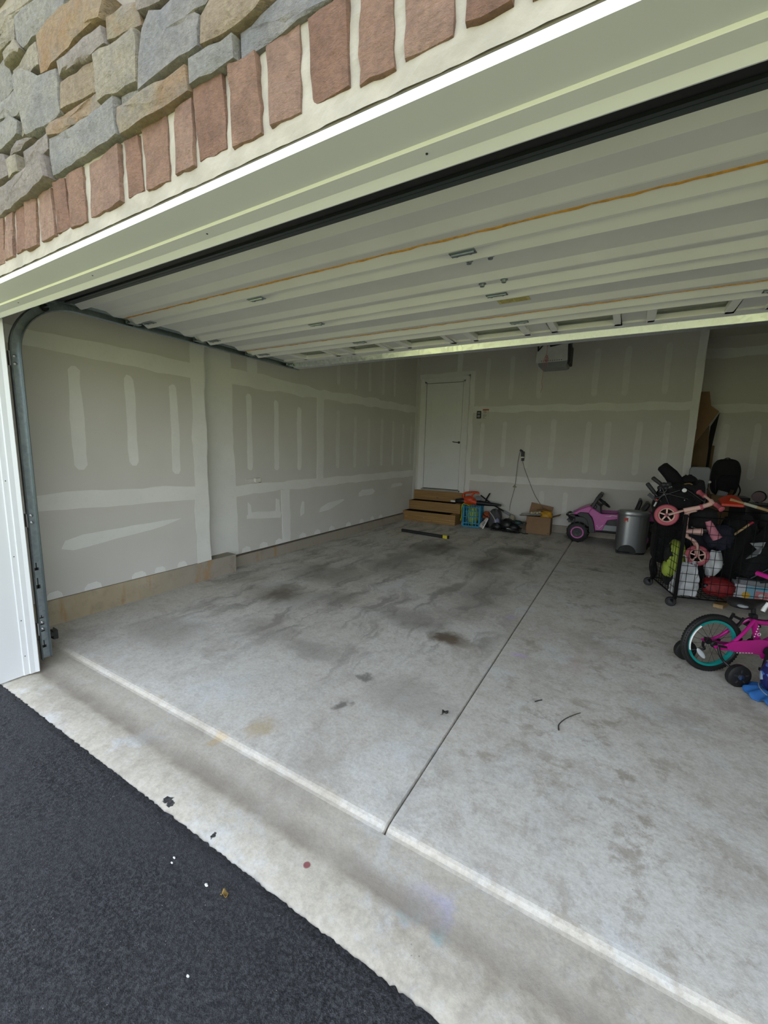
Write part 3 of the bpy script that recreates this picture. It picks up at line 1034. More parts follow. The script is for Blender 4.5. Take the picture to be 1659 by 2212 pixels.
build('threshold', G().span((-3.75, 7.985, 0.606), (-2.90, 8.08, 0.638)), M('threshold_metal', '#9a978e', 0.7, 0.0), door, bevel=0.004)
casing = s_empty('trim_4', 'white door casing and jamb around the house door')
cp = [(0, 0), (0, 0.012), (0.02, 0.016), (0.055, 0.018), (0.062, 0.022), (0.085, 0.022), (0.085, 0)]
for (x0, sg) in ((-3.765, -1), (-2.885, 1)):
    build('side_casing', G().prism([(x0 + sg * a, YB - b) for a, b in cp], 'z', 0.60, 2.92), m_white, casing)
build('head_casing', G().prism([(YB - b, 2.835 + a) for a, b in cp], 'x', -3.85, -2.80), m_white, casing)
build('jamb', G().span((-3.80, 8.03, 0.60), (-3.726, 8.12, 2.86)).span((-2.928, 8.03, 0.60), (-2.86, 8.12, 2.86)).span((-3.80, 8.03, 2.80), (-2.86, 8.12, 2.86)), m_white, casing)
build('weather_gap', G().span((-3.73, 8.06, 0.60), (-2.925, 8.10, 2.805)), m_black, casing)

# ------------------------------------------------------------------ garage door, raised under the ceiling
gd = thing('garage_door', 'white ribbed steel sectional garage door raised flat above the slab', 'garage door', (-0.66, 2.3, 2.312))
GX, GY, GZ = -0.66, 2.3, 2.312
DX0, DX1 = -3.105, 1.785


def gbuild(name, g, mat, parent=gd, **k):
    g.v = [(p[0] - GX, p[1] - GY, p[2] - GZ) for p in g.v]
    return build(name, g, mat, parent, **k)


J = [1.255, 1.758, 2.283, 2.808, 3.335]
secs = []
for s in range(4):
    a, b = J[s], J[s + 1]
    if s == 0:
        low = [(a + 0.02, 0.0), (a + 0.02, 0.015), (a + 0.118, 0.015), (a + 0.162, 0.044), (a + 0.170, 0.044), (a + 0.173, 0.013)]
    else:
        low = [(a + 0.006, 0.0), (a + 0.006, 0.014), (a + 0.034, 0.016), (a + 0.088, 0.052), (a + 0.096, 0.052), (a + 0.099, 0.013)]
    if s < 3:
        hi = [(b - 0.19, 0.013), (b - 0.145, 0.034), (b - 0.138, 0.035), (b - 0.079, 0.027), (b - 0.077, 0.008), (b - 0.071, 0.010), (b - 0.02, 0.050), (b - 0.006, 0.051), (b - 0.006, 0.0)]
        prof = [(y, GZ - d) for y, d in low + hi]
        prof += [(b - 0.006, GZ + 0.03), (a + 0.012, GZ + 0.03)]
        sec = gbuild('door_section', G().prism(prof, 'x', DX0, DX1), m_steelwhite, smooth=12)
    else:
        # top section: rails above and below a row of framed windows
        g = G()
        g.prism([(y, GZ - d) for y, d in low] + [(a + 0.125, GZ - 0.015), (a + 0.125, GZ + 0.03), (a + 0.012, GZ + 0.03)], 'x', DX0, DX1)
        g.span((DX0, b - 0.10, GZ - 0.02), (DX1, b, GZ + 0.03))
        ws = [-2.615 + 0.57 * k for k in range(8)]
        edges = [DX0] + sum([[w - 0.19, w + 0.19] for w in ws], []) + [DX1]
        for q in range(0, len(edges), 2):
            g.span((edges[q], a + 0.12, GZ - 0.008), (edges[q + 1], b - 0.09, GZ + 0.03))
        sec = gbuild('door_section', g, m_steelwhite)
        m_glass = M('clear_window_glass', '#dfe8e4', 0.05)
        m_glass.node_tree.nodes['Principled BSDF'].inputs['Transmission Weight'].default_value = 1.0
        m_glass.node_tree.nodes['Principled BSDF'].inputs['IOR'].default_value = 1.1
        for w in ws:
            g = G()
            y0, y1, x0, x1 = a + 0.115, b - 0.085, w - 0.215, w + 0.215
            for (p, q) in (((x0, y0), (x1, y0 + 0.04)), ((x0, y1 - 0.04), (x1, y1)), ((x0, y0), (x0 + 0.045, y1)), ((x1 - 0.045, y0), (x1, y1))):
                g.span((p[0], p[1], GZ - 0.028), (q[0], q[1], GZ + 0.012))
            fr = gbuild('window_frame', g, m_vinyl, bevel=0.004)
            gbuild('pane', G().span((x0 + 0.02, y0 + 0.02, GZ + 0.004), (x1 - 0.02, y1 - 0.02, GZ + 0.009)), m_glass, fr)
    secs.append(sec)
    # end stiles
    for xe in (DX0 - 0.004, DX1 + 0.004):
        gbuild('end_stile', G().span((xe - 0.006, a + 0.012, GZ - 0.030), (xe + 0.006, b - 0.008, GZ + 0.032)), m_galv)
for s, dx in ((0, 0.0), (2, 0.0)):
    b = J[s + 1]
    pts = []
    r = random.Random(s)
    for k in range(120):
        x = DX0 + 0.02 + (DX1 - DX0 - 0.04) * k / 119
        pts.append((x, b - 0.079 + r.uniform(-0.003, 0.003), GZ - 0.0285 + r.uniform(-0.002, 0.002)))
    gbuild('foam_strip', G().tube(pts, 0.0042 if s == 0 else 0.0028, 5), m_orangefoam)
for b in J[1:4]:
    for x in ((-0.68, -1.9, -2.95, 0.55, 1.65)):
        g = G()
        g.span((x - 0.055, b - 0.012, GZ - 0.055), (x + 0.055, b + 0.03, GZ - 0.051))
        g.tube([(x - 0.05, b + 0.006, GZ - 0.056), (x + 0.05, b + 0.006, GZ - 0.056)], 0.005, 8)
        for q in (-0.03, 0.03):
            g.lathe([(0.007, 0), (0.007, 0.004), (0.0, 0.005)], (x + q, b + 0.02, GZ - 0.055), (0, 0, -1), 6)
        gbuild('hinge', g, m_galv)
for (x, y) in ((-0.71, 1.93), (-0.61, 1.925), (-0.72, 2.165), (-0.61, 2.16)):
    d = 0.015 if y < 2.0 else 0.033
    gbuild('bolt', G().lathe([(0.019, 0), (0.019, 0.003), (0.012, 0.004), (0.011, 0.016), (0.0, 0.018)], (x, y, GZ - d + 0.001), (0, 0, -1), 12), m_galv)
m_label = M('yellowed_paper_label', '#c2b878', 0.7, 0, 0.15, 30)
gbuild('warning_label', G().span((-0.735, 2.47, GZ - 0.0165), (-0.56, 2.55, GZ - 0.0145)), m_label)
gbuild('label_print', G().span((-0.72, 2.49, GZ - 0.0172), (-0.65, 2.535, GZ - 0.016)).span((-0.64, 2.485, GZ - 0.0172), (-0.575, 2.54, GZ - 0.016)), M('ochre_print', '#b0a45e', 0.7, 0, 0.2, 40))
# bottom seal and retainer
g = G()
sp = [(1.335, GZ + 0.02), (1.335, GZ - 0.018), (1.305, GZ - 0.03), (1.255, GZ - 0.034), (1.205, GZ - 0.028), (1.178, GZ - 0.005), (1.178, GZ + 0.02), (1.20, GZ + 0.035)]
g.prism(sp, 'x', DX0, DX1)
gbuild('bottom_seal', g, m_rubber, smooth=30)
g = G()
g.prism([(1.33, GZ - 0.03), (1.345, GZ - 0.030), (1.35, GZ - 0.022), (1.392, GZ - 0.022), (1.392, GZ + 0.0), (1.33, GZ + 0.01)], 'x', DX0, DX1)
g.span((DX0, 1.352, GZ - 0.027), (DX1, 1.358, GZ - 0.02))
gbuild('bottom_retainer', g, m_alu)
# galvanised strut along the top edge
g = G()
g.prism([(3.338, 2.332), (3.356, 2.250), (3.363, 2.247), (3.43, 2.247), (3.43, 2.253), (3.363, 2.253), (3.344, 2.338), (3.30, 2.338), (3.30, 2.332)], 'x', DX0 + 0.02, DX1)
strut = gbuild('top_strut', g, m_strut)
for x in (-0.68, -2.1, 0.57):
    gbuild('screw', G().lathe([(0.012, 0), (0.012, 0.003), (0.007, 0.005), (0.007, 0.009), (0, 0.01)], (x, 3.345, 2.318), (0, -1, 0), 8), m_steel, strut)
# rollers and their brackets
for xe, sg in ((DX0, -1), (DX1, 1)):
    for (y, z) in ((1.24, 2.235), (1.75, 2.275), (2.275, 2.275), (2.80, 2.275), (3.33, 2.275)):
        g = G()
        g.span((xe - 0.02, y - 0.045, GZ - 0.052), (xe + 0.035, y + 0.035, GZ - 0.046))
        g.span((xe + sg * 0.012 - 0.002, y - 0.05, GZ - 0.052), (xe + sg * 0.012 + 0.002, y + 0.04, GZ + 0.0))
        g.tube([(xe + 0.03 * -sg, y, z), (xe + sg * 0.045, y, z)], 0.006, 8)
        rb = gbuild('roller_bracket', g, m_galv)
        gbuild('roller', G().lathe([(0.008, -0.01), (0.020, -0.009), (0.021, 0.0), (0.020, 0.009), (0.008, 0.01)], (xe + sg * 0.04, y, z), (1, 0, 0), 16), m_black, rb)


# ------------------------------------------------------------------ tracks
def track(xc, sg, label, group=None):
    """C channel, open towards the door"""
    t = thing('garage_door_track', label, 'door track', (xc, 1.075, 0.0))
    path = [(1.075, 0.03), (1.075, 1.93)]
    path += [(1.405 - 0.33 * math.cos(a), 1.945 + 0.33 * math.sin(a)) for a in [PI / 2 * k / 14 for k in range(15)]]
    path += [(3.50, 2.278)]
    prof = [(-0.006, 0.026), (-0.006, 0.020), (0.020, 0.020), (0.022, 0.024), (0.032, 0.024), (0.034, 0.020)]
    # section across: (offset outward from the web along -sg x, offset along the path normal)
    sec = [(0.0, 0.026), (0.03, 0.028), (0.036, 0.022), (0.030, 0.0245), (0.003, 0.023), (0.003, -0.023), (0.030, -0.0245), (0.036, -0.022), (0.03, -0.028), (0.0, -0.026)]
    vs, fs = [], []
    P = [Vector((0, a, b)) for a, b in path]
    for i in range(len(P)):
        tg = (P[min(i + 1, len(P) - 1)] - P[max(i - 1, 0)]).normalized()
        nn = Vector((0, tg.z, -tg.y))
        for (dx, dn) in sec:
            q = P[i] + nn * dn
            vs.append((-sg * dx - 0.0, q.y - 1.075, q.z))
    n = len(sec)
    for i in range(len(P) - 1):
        for k in range(n):
            k2 = (k + 1) % n
            fs.append((i * n + k, i * n + k2, (i + 1) * n + k2, (i + 1) * n + k))
    fs += [tuple(range(n)), tuple((len(P) - 1) * n + k for k in range(n))]
    build('track_rail', G().add(vs, fs), m_galv, t, smooth=30)
    for z in (1.90, 0.95, 0.25):
        g = G()
        g.span((0, -0.066, z - 0.04), (sg * 0.004, 0.02, z + 0.04))
        g.span((sg * -0.035, -0.07, z - 0.04), (sg * 0.004, -0.064, z + 0.04))
        g.span((sg * -0.055, -0.042, z - 0.04), (sg * 0.0, -0.038, z + 0.04))
        for dz in (-0.022, 0.022):
            g.lathe([(0.010, 0), (0.010, 0.003), (0.006, 0.005), (0, 0.006)], (sg * -0.004, 0.0, z + dz), (-sg, 0, 0), 10)
        build('jamb_bracket', g, m_steel, t)
    g = G()
    g.span((sg * 0.004, 0.33, 2.262), (sg * 0.009, 2.45, 2.318))
    g.span((sg * -0.03, 0.6, 2.304), (sg * 0.009, 2.45, 2.309))
    build('angle_iron', g, m_galv, t)
    g = G()
    g.span((sg * 0.004, 2.30, 2.30), (sg * 0.008, 2.335, 3.38))
    g.span((sg * 0.004, 2.31, 2.30), (sg * 0.035, 2.314, 3.38))
    build('hanger_strap', g, m_galv, t)
    g = G()
    r = random.Random(5)
    for (z, h) in ((0.62, 0.05), (0.30, 0.02), (0.255, 0.02), (0.21, 0.02), (0.50, 0.07), (0.10, 0.05)):
        g.span((sg * -0.0032, -0.012, z), (sg * -0.0036, 0.010, z + h * 0.35))
        g.span((sg * -0.0032, -0.004, z), (sg * -0.0036, 0.002, z + h))
    build('ink_stamp', g, m_black, t)
    return t


track(-3.165, -1, 'galvanised door track curving up from the floor beside the white jamb and drywall')
track(1.845, 1, 'galvanised door track at the far jamb beyond the wire cage and bicycle')
t = thing('door_spring', 'yellow capped spring hanging over the horizontal door track', 'door spring', (-3.24, 2.45, 2.36))
build('spring', G().tube([(0.012 * math.cos(k * 0.9), -0.15 + k * 0.0045, 0.012 * math.sin(k * 0.9)) for k in range(80)], 0.0035, 5), M('yellow_paint', '#c9b23a', 0.5), t)
build('end_cap', G().lathe([(0.012, 0), (0.02, 0.01), (0.02, 0.05), (0.01, 0.06)], (0, 0.2, 0), (0, 1, 0), 12), M('yellow_cap', '#d8b021', 0.5), t)
build('safety_cable', G().tube([(0, -1.1, -0.03), (0, 0.9, -0.03)], 0.003, 5), m_darkmetal, t)
t = thing('safety_sensor', 'small black safety sensor low behind the galvanised track', 'sensor', (-3.255, 1.16, 0.0))
build('sensor_body', G().box((0.015, 0, 0.14), (0.05, 0.03, 0.06)).box((0.03, -0.02, 0.15), (0.03, 0.025, 0.03)), m_black, t, bevel=0.004)
build('bracket', G().span((-0.09, 0.012, 0.10), (-0.02, 0.016, 0.13)).span((-0.03, 0.012, 0.10), (0.02, 0.016, 0.17)), m_darkmetal, t)

# ------------------------------------------------------------------ opener hanging from the ceiling
t = thing('garage_door_opener', 'white and grey garage door opener hanging above with a pink pull rope', 'opener', (-1.16, 7.05, 2.755))
m_op = M('white_opener_plastic', '#cfd0ca', 0.4)
g = G()
cs = [(-0.235, 0.09), (-0.215, 0.40), (0.215, 0.40), (0.235, 0.09), (0.20, 0.055), (-0.20, 0.055)]
g.prism(cs, 'y', -0.05, 0.30)
build('housing', g, m_op, t, bevel=0.012)
build('lower_lens', G().prism([(-0.20, 0.075), (0.235, 0.085), (0.22, 0.015), (0.18, 0.0), (-0.15, 0.0), (-0.18, 0.02)], 'y', -0.055, 0.29), m_greyplastic, t, bevel=0.01)
build('side_cover', G().span((0.215, -0.045, 0.05), (0.262, 0.29, 0.33)), m_charcoal, t, bevel=0.012)
g = G()
for k in range(10):
    g.span((-0.15 + k * 0.032, -0.053, 0.098), (-0.138 + k * 0.032, -0.048, 0.108))
build('vent_slots', g, m_black, t)
g = G()
g.beam((-0.21, -0.07, 0.42), (-0.20, -0.07, 0.25), 0.02, 0.012)
g.beam((-0.20, -0.07, 0.26), (-0.06, -0.07, 0.42), 0.02, 0.012)
g.beam((-0.2, -0.07, 0.40), (0.06, -0.07, 0.40), 0.03, 0.012)
g.prism([(-0.07, 0.42), (0.09, 0.42), (0.10, 0.37), (0.22, 0.35), (0.22, 0.34), (-0.03, 0.30)], 'y', -0.075, -0.055)
build('rail_bracket', g, m_black, t)
build('rail', G().span((-0.03, -3.6, 0.44), (0.03, 0.05, 0.47)), m_galv, t)
for x in (-0.22, 0.25):
    g = G()
    g.span((x - 0.02, 0.05, 0.28), (x + 0.02, 0.056, 0.625))
    g.span((x - 0.02, 0.05, 0.28), (x - 0.016, 0.08, 0.625))
    g.span((x - 0.03, 0.04, 0.36), (x + 0.03, 0.05, 0.41))
    build('hanger_strap', g, m_galv, t)
m_rope = M('faded_pink_rope', '#c98f8a', 0.9)
rope = build('pull_rope', G().tube([(-0.07, -0.09, 0.34), (-0.068, -0.09, 0.20)], 0.0035, 6).tube(smooth_path([(-0.068, -0.09, 0.20), (-0.10, -0.09, 0.12), (-0.105, -0.09, 0.04), (-0.10, -0.09, -0.06), (-0.108, -0.09, -0.22), (-0.095, -0.09, -0.30), (-0.115, -0.09, -0.38)]), 0.0035, 6), m_rope, t)
g = G()
for (dx, dz, rr) in ((0, 0.155, 0.016), (0.008, 0.125, 0.017), (-0.006, 0.10, 0.015), (0.0, 0.33, 0.014)):
    g.ring((-0.066 + dx, -0.09, dz), (0.3, 1, 0.2), rr, 0.006, 14, 6)
g.tube(smooth_path([(-0.06, -0.09, 0.10), (-0.075, -0.09, 0.05), (-0.078, -0.09, -0.01)]), 0.004, 6)
g.tube(smooth_path([(-0.06, -0.09, 0.10), (-0.045, -0.09, 0.06), (-0.035, -0.09, -0.005)]), 0.004, 6)
build('rope_knot', g, m_rope, rope)

# ------------------------------------------------------------------ fittings on the walls
t = thing('wall_control', 'black push button door control on the wall beside the house door', 'switch', (-2.585, YB, 2.15))
build('control_body', G().span((-0.042, -0.022, -0.07), (0.042, 0.002, 0.07)), m_black, t, bevel=0.005)
build('push_button', G().span((-0.028, -0.027, -0.05), (0.028, -0.02, -0.005)).span((-0.028, -0.026, 0.015), (0.028, -0.02, 0.05)), m_greyplastic, t, bevel=0.003)
t = thing('warning_sheet', 'white warning notice with a red heading taped beside the black control', 'notice', (-2.455, YB, 2.155))
build('paper', G().span((-0.062, -0.003, -0.10), (0.062, -0.0005, 0.10)), M('white_paper', '#c9c8c0', 0.8), t)
build('red_heading', G().span((-0.06, -0.0042, 0.075), (0.06, -0.0028, 0.097)), M('red_ink', '#b04a38', 0.8), t)
g = G()
for k in range(7):
    g.span((-0.05, -0.004, -0.08 + k * 0.012), (-0.05 + 0.03 + 0.06 * random.random(), -0.003, -0.076 + k * 0.012))
g.ring((-0.01, -0.0035, 0.045), (0, 1, 0), 0.018, 0.0025, 20, 4)
g.beam((-0.022, -0.0035, 0.057), (0.003, -0.0035, 0.032), 0.004, 0.002)
build('printed_lines', g, M('grey_ink', '#6d6a66', 0.8), t)
t = thing('light_switch', 'small white switch plate below the black door control', 'switch', (-2.575, YB, 1.955))
build('plate', G().span((-0.036, -0.008, -0.055), (0.036, 0.002, 0.055)), M('switch_white', '#c7c7be', 0.5), t, bevel=0.003)
build('toggle', G().span((-0.008, -0.018, -0.012), (0.008, -0.006, 0.014)), M('toggle_white', '#cfcfc8', 0.4), t)
t = thing('wall_outlet', 'white outlet plate with a beige adaptor low on the long drywall', 'outlet', (XL2, 3.53, 1.02))
build('plate', G().span((0, -0.12, -0.022), (0.008, 0.03, 0.022)), M('outlet_white', '#cdccc6', 0.5), t, bevel=0.003)
build('adaptor', G().span((0.006, 0.0, -0.022), (0.045, 0.085, 0.026)), M('adaptor_white', '#dddbd4', 0.5), t, bevel=0.004)
build('prong', G().span((0.006, 0.08, -0.03), (0.03, 0.10, 0.02)), M('brown_plastic', '#6b5648', 0.6), t)
t = thing('power_outlet', 'outlet on the back wall with a black charger plugged in', 'outlet', (-1.69, YB, 1.39))
build('plate', G().span((-0.036, -0.008, -0.06), (0.036, 0.002, 0.06)), M('plate_white', '#c9c8c2', 0.5), t, bevel=0.003)
t = thing('charger', 'black charger block with two thin cords plugged into the back wall outlet', 'charger', (-1.69, 8.0, 1.39))
build('charger_body', G().box((0.0, 0.0, 0.025), (0.055, 0.06, 0.10)).box((-0.03, 0.0, 0.085), (0.06, 0.045, 0.035), Matrix.Rotation(0.6, 3, 'Y')), m_black, t, bevel=0.006)
build('plug', G().box((0.005, 0.0, -0.075), (0.045, 0.05, 0.055)), m_charcoal, t, bevel=0.006)
build('white_band', G().box((0.003, -0.002, -0.032), (0.05, 0.055, 0.016)), m_white, t)
m_cord = M('grey_cord', '#6e6c68', 0.6)
build('cord', G().tube(smooth_path([(-0.05, 0.0, 0.08), (-0.075, -0.01, -0.1), (-0.09, 0.0, -0.4), (-0.105, 0.02, -0.59), (-0.13, 0.01, -0.75), (-0.158, 0.0, -0.9), (-0.16, -0.05, -1.06)], 5), 0.0042, 6), m_cord, t)
build('cord', G().tube(smooth_path([(0.005, 0.0, -0.10), (0.05, 0.02, -0.25), (0.155, 0.02, -0.49), (0.27, 0.0, -0.72), (0.39, -0.02, -0.885), (0.45, -0.1, -0.93)], 5), 0.0042, 6), m_cord, t)
build('cord_clip', G().ball((-0.105, 0.0, -0.595), (0.04, 0.02, 0.012), 10, 6).ball((-0.11, 0.0, -0.58), (0.018, 0.015, 0.02), 8, 6), M('beige_plastic', '#a79a80', 0.7), t, smooth=60)

# ------------------------------------------------------------------ steps
t = thing('wooden_steps', 'three step treated pine stair with black grip strips below the house door', 'steps', (-3.33, 7.77, 0))
SX0, SX1 = -0.575, 0.565
for k, (yf, zb, zt, yend) in enumerate(((-0.27, 0.0, 0.165, 0.24), (0.0, 0.2, 0.355, 0.24), (0.222, 0.39, 0.595, 0.255))):
    build('riser_plank', G().span((SX0, yf, zb), (SX1, yf + 0.038, zt)), m_wood, t, bevel=0.003)
    if k < 2:
        zz = zt
        build('tread_plank', G().span((SX0, yf - 0.008, zz), (SX1 + 0.004, yf + 0.14, zz + 0.036)), m_wood, t, bevel=0.004)
        build('tread_plank', G().span((SX0, yf + 0.146, zz), (SX1 + 0.004, yf + (0.272 if k == 0 else 0.256), zz + 0.036)), m_wood, t, bevel=0.004)
        build('grip_strip', G().span((SX0 + 0.03, yf + 0.01, zz + 0.036), (SX1 - 0.13, yf + 0.245, zz + 0.0395)), M('black_grip_tape', '#0d0c0c', 1.0, 0, 0.3, 40, 0.0, 200, 0.05), t)
for x in (SX0 + 0.005, SX1 - 0.043):
    build('side_board', G().prism([(-0.232, 0.0), (0.225, 0.0), (0.225, 0.39), (0.038, 0.39), (0.038, 0.2), (-0.232, 0.164)], 'x', x, x + 0.038), m_wood, t)
g = G()
for (x, z) in ((-0.5, 0.085), (-0.1, 0.09), (0.46, 0.09)):
    g.lathe([(0.008, 0), (0.006, 0.003), (0, 0.004)], (x, -0.2705, z), (0, -1, 0), 8)
build('screw_head', g, m_steel, t)

# ------------------------------------------------------------------ things along the back wall
t = thing('level', 'long black box level with a yellow end cap lying on the slab', 'level', (-2.875, 6.34, 0), -0.088)
build('level_body', G().span((-0.455, -0.022, 0.0), (0.36, 0.022, 0.05)), m_black, t, bevel=0.004)
build('groove', G().span((-0.44, -0.0235, 0.016), (0.34, -0.021, 0.034)), m_charcoal, t)
build('yellow_cap', G().span((0.36, -0.025, 0.0), (0.44, 0.025, 0.053)), M('level_yellow', '#c9bb2e', 0.5), t, bevel=0.006)
build('end_cap', G().span((0.44, -0.023, 0.0), (0.462, 0.023, 0.051)), m_black, t, bevel=0.004)

CR = (-2.485, 7.72, 0)
t = thing('milk_crate', 'tall turquoise plastic crate beside the wooden steps', 'crate', CR, 0.10)
m_crate = M('turquoise_plastic', '#1683a6', 0.45)
W, D, H = 0.31, 0.28, 0.41


def lattice(g, a, b, nrm, w, h):
    """one crate side: rails, ribs and crossed ribs in the plane from a to b"""
    a, b = Vector(a), Vector(b)
    d = b - a
    up = Vector((0, 0, 1))
    def bar(u0, z0, u1, z1, wd, th=0.012):
        g.beam(a + d * u0 + up * z0, a + d * u1 + up * z1, th, wd, nrm)
    for z, wd in ((0.022, 0.044), (0.075, 0.018), (0.20, 0.06), (0.305, 0.022), (0.385, 0.05)):
        g.beam(a + up * z, b + up * z, 0.014, wd, nrm)
    for u in (0.02, 0.2, 0.36, 0.64, 0.8, 0.98):
        bar(u, 0.0, u, H, 0.034 if u in (0.02, 0.98) else 0.024)
    for u in (0.5,):
        bar(u, 0.055, u, H, 0.02)
    bar(0.2, 0.06, 0.36, 0.18, 0.012); bar(0.64, 0.18, 0.8, 0.06, 0.012)
    bar(0.2, 0.30, 0.36, 0.20, 0.012); bar(0.64, 0.20, 0.8, 0.30, 0.012)


cs = [(-W / 2, -D / 2, 0), (W / 2, -D / 2, 0), (W / 2, D / 2, 0), (-W / 2, D / 2, 0)]
for k in range(4):
    a, b = cs[k], cs[(k + 1) % 4]
    nv = Vector((b[1] - a[1], -(b[0] - a[0]), 0)).normalized()
    g = G()
    lattice(g, a, b, nv, 0, 0)
    build('crate_side', g, m_crate, t)
build('crate_base', G().span((-W / 2, -D / 2, 0.0), (W / 2, D / 2, 0.014)), m_crate, t)
m_lime = M('lime_fabric', '#b9c52c', 0.9, 0, 0.12, 20, 0.4, 120)
t = thing('safety_vest', 'lime yellow vest stuffed in the turquoise crate and hanging over its side', 'vest', (CR[0], CR[1], 0), 0.10)


def vest(u, v):
    path = smooth_path([(0.05, 0.33), (-0.06, 0.40), (-0.13, 0.425), (-0.175, 0.42), (-0.195, 0.36), (-0.20, 0.28), (-0.185, 0.17), (-0.205, 0.10)], 5)
    p = path[min(len(path) - 1, int(u * (len(path) - 1)))]
    w = -0.13 + 0.17 * v * (1 - 0.25 * u) + 0.03 * u
    f = 0.012 * math.sin(v * 14 + u * 5) + 0.008 * math.sin(v * 25 - u * 9)
    return (p[0] - abs(f), w + 0.01 * math.sin(u * 12), p[1] + abs(f) * (1 - u))


build('cloth', G().sheet(35, 14, vest), m_lime, t, smooth=70, solid=0.004)
build('cloth_bundle', G().ball((0, -0.02, 0.21), (0.115, 0.09, 0.18), 20, 14, 0.10, 3), m_lime, t, smooth=70)
build('white_hem', G().tube(smooth_path([(-0.20, -0.06, 0.14), (-0.212, -0.04, 0.08), (-0.195, -0.06, 0.03), (-0.205, -0.03, 0.006)]), 0.01, 8, flat=0.4), m_white, t)

t = thing('leaf_blower', 'orange and black leaf blower lying across the turquoise crate', 'leaf blower', (-2.58, 7.73, 0.42), 0.0)
m_or = M('tool_orange', '#c4451c', 0.45, 0, 0.06)
g = G()
g.ball((0.0, 0, 0.085), (0.115, 0.075, 0.085), 20, 12)
g.tube(smooth_path([(-0.08, 0, 0.05), (0.04, 0, 0.06), (0.14, 0, 0.045), (0.20, 0, 0.04)]), [0.07 - 0.0015 * k for k in range(19)], 14)
body = build('housing', g, m_or, t, smooth=60)
build('handle', G().tube(smooth_path([(-0.10, 0, 0.09), (-0.125, 0, 0.17), (-0.08, 0, 0.215), (0.02, 0, 0.235), (0.12, 0, 0.243), (0.165, 0, 0.235), (0.17, 0, 0.205)]), 0.020, 10), m_or, t, smooth=60)
build('handle', G().tube(smooth_path([(0.11, 0, 0.235), (0.05, 0, 0.18), (0.06, 0, 0.12)]), 0.017, 10), m_or, t, smooth=60)
build('nozzle', G().tube([(0.16, 0, 0.045), (0.25, 0, 0.042), (0.45, 0, 0.036), (0.61, 0, 0.034), (0.625, 0, 0.034)], [0.052, 0.048, 0.034, 0.022, 0.020], 16), m_black, t, smooth=60)
build('intake', G().lathe([(0.05, 0), (0.058, 0.02), (0.052, 0.10), (0.045, 0.18), (0.02, 0.19)], (-0.09, 0, 0.055), (-1, 0, -0.08), 16), m_black, t, smooth=60)
build('cord_end', G().lathe([(0.016, 0), (0.018, 0.01), (0.018, 0.09), (0.01, 0.10)], (-0.28, 0, 0.03), (-1, 0, 0), 12), m_white, t, smooth=60)
build('motor_cover', G().lathe([(0.06, 0), (0.058, 0.02), (0.03, 0.03), (0.0, 0.032)], (0.17, 0.03, 0.12), (0.35, -0.6, 0.7), 18), m_greyplastic, t, smooth=40)

t = thing('string_trimmer', 'string trimmer with a pale guard leaning behind the crate', 'trimmer', (-2.0, 7.955, 0))
build('shaft', G().tube([(-0.44, 0.05, 0.58), (-0.17, 0.0, 0.42), (0.16, -0.05, 0.275)], 0.013, 10), m_black, t, smooth=60)
build('sleeve', G().tube([(0.06, -0.035, 0.315), (0.18, -0.055, 0.265)], 0.024, 12), m_greyplastic, t, smooth=60)
build('guard', G().lathe([(0.035, 0.13), (0.05, 0.10), (0.07, 0.04), (0.075, 0.0), (0.06, 0.0)], (0.215, -0.06, 0.14), (0.15, 0, 1), 18), M('pale_guard', '#a39a84', 0.6), t, smooth=50)
build('spool', G().lathe([(0.03, 0), (0.05, 0.01), (0.05, 0.12), (0.03, 0.15)], (0.215, -0.06, 0.0), (0, 0, 1), 16), m_black, t, smooth=50)
build('handle_rod', G().tube([(-0.32, 0.0, 0.47), (-0.30, -0.02, 0.53), (-0.235, -0.04, 0.645)], 0.014, 8), m_black, t, smooth=60)

t = thing('tote_bag', 'dark grey and white bag slumped beside the turquoise crate', 'bag', (-2.06, 7.745, 0))
build('bag_body', G().ball((0, 0, 0.17), (0.12, 0.10, 0.20), 22, 14, 0.10, 8, 0.8), M('grey_bag_cloth', '#4a494b', 0.85, 0, 0.3, 9, 0.4), t, smooth=70)
build('white_strap', G().tube(smooth_path([(-0.07, -0.115, 0.32), (0.0, -0.125, 0.24), (0.05, -0.125, 0.15), (0.09, -0.11, 0.04)]), 0.016, 8, flat=0.35), m_white, t, smooth=60)
build('lilac_lining', G().ball((0.05, -0.06, 0.13), (0.06, 0.06, 0.10), 12, 8, 0.1, 4), M('lilac_cloth', '#8b8aa8', 0.9), t, smooth=70)


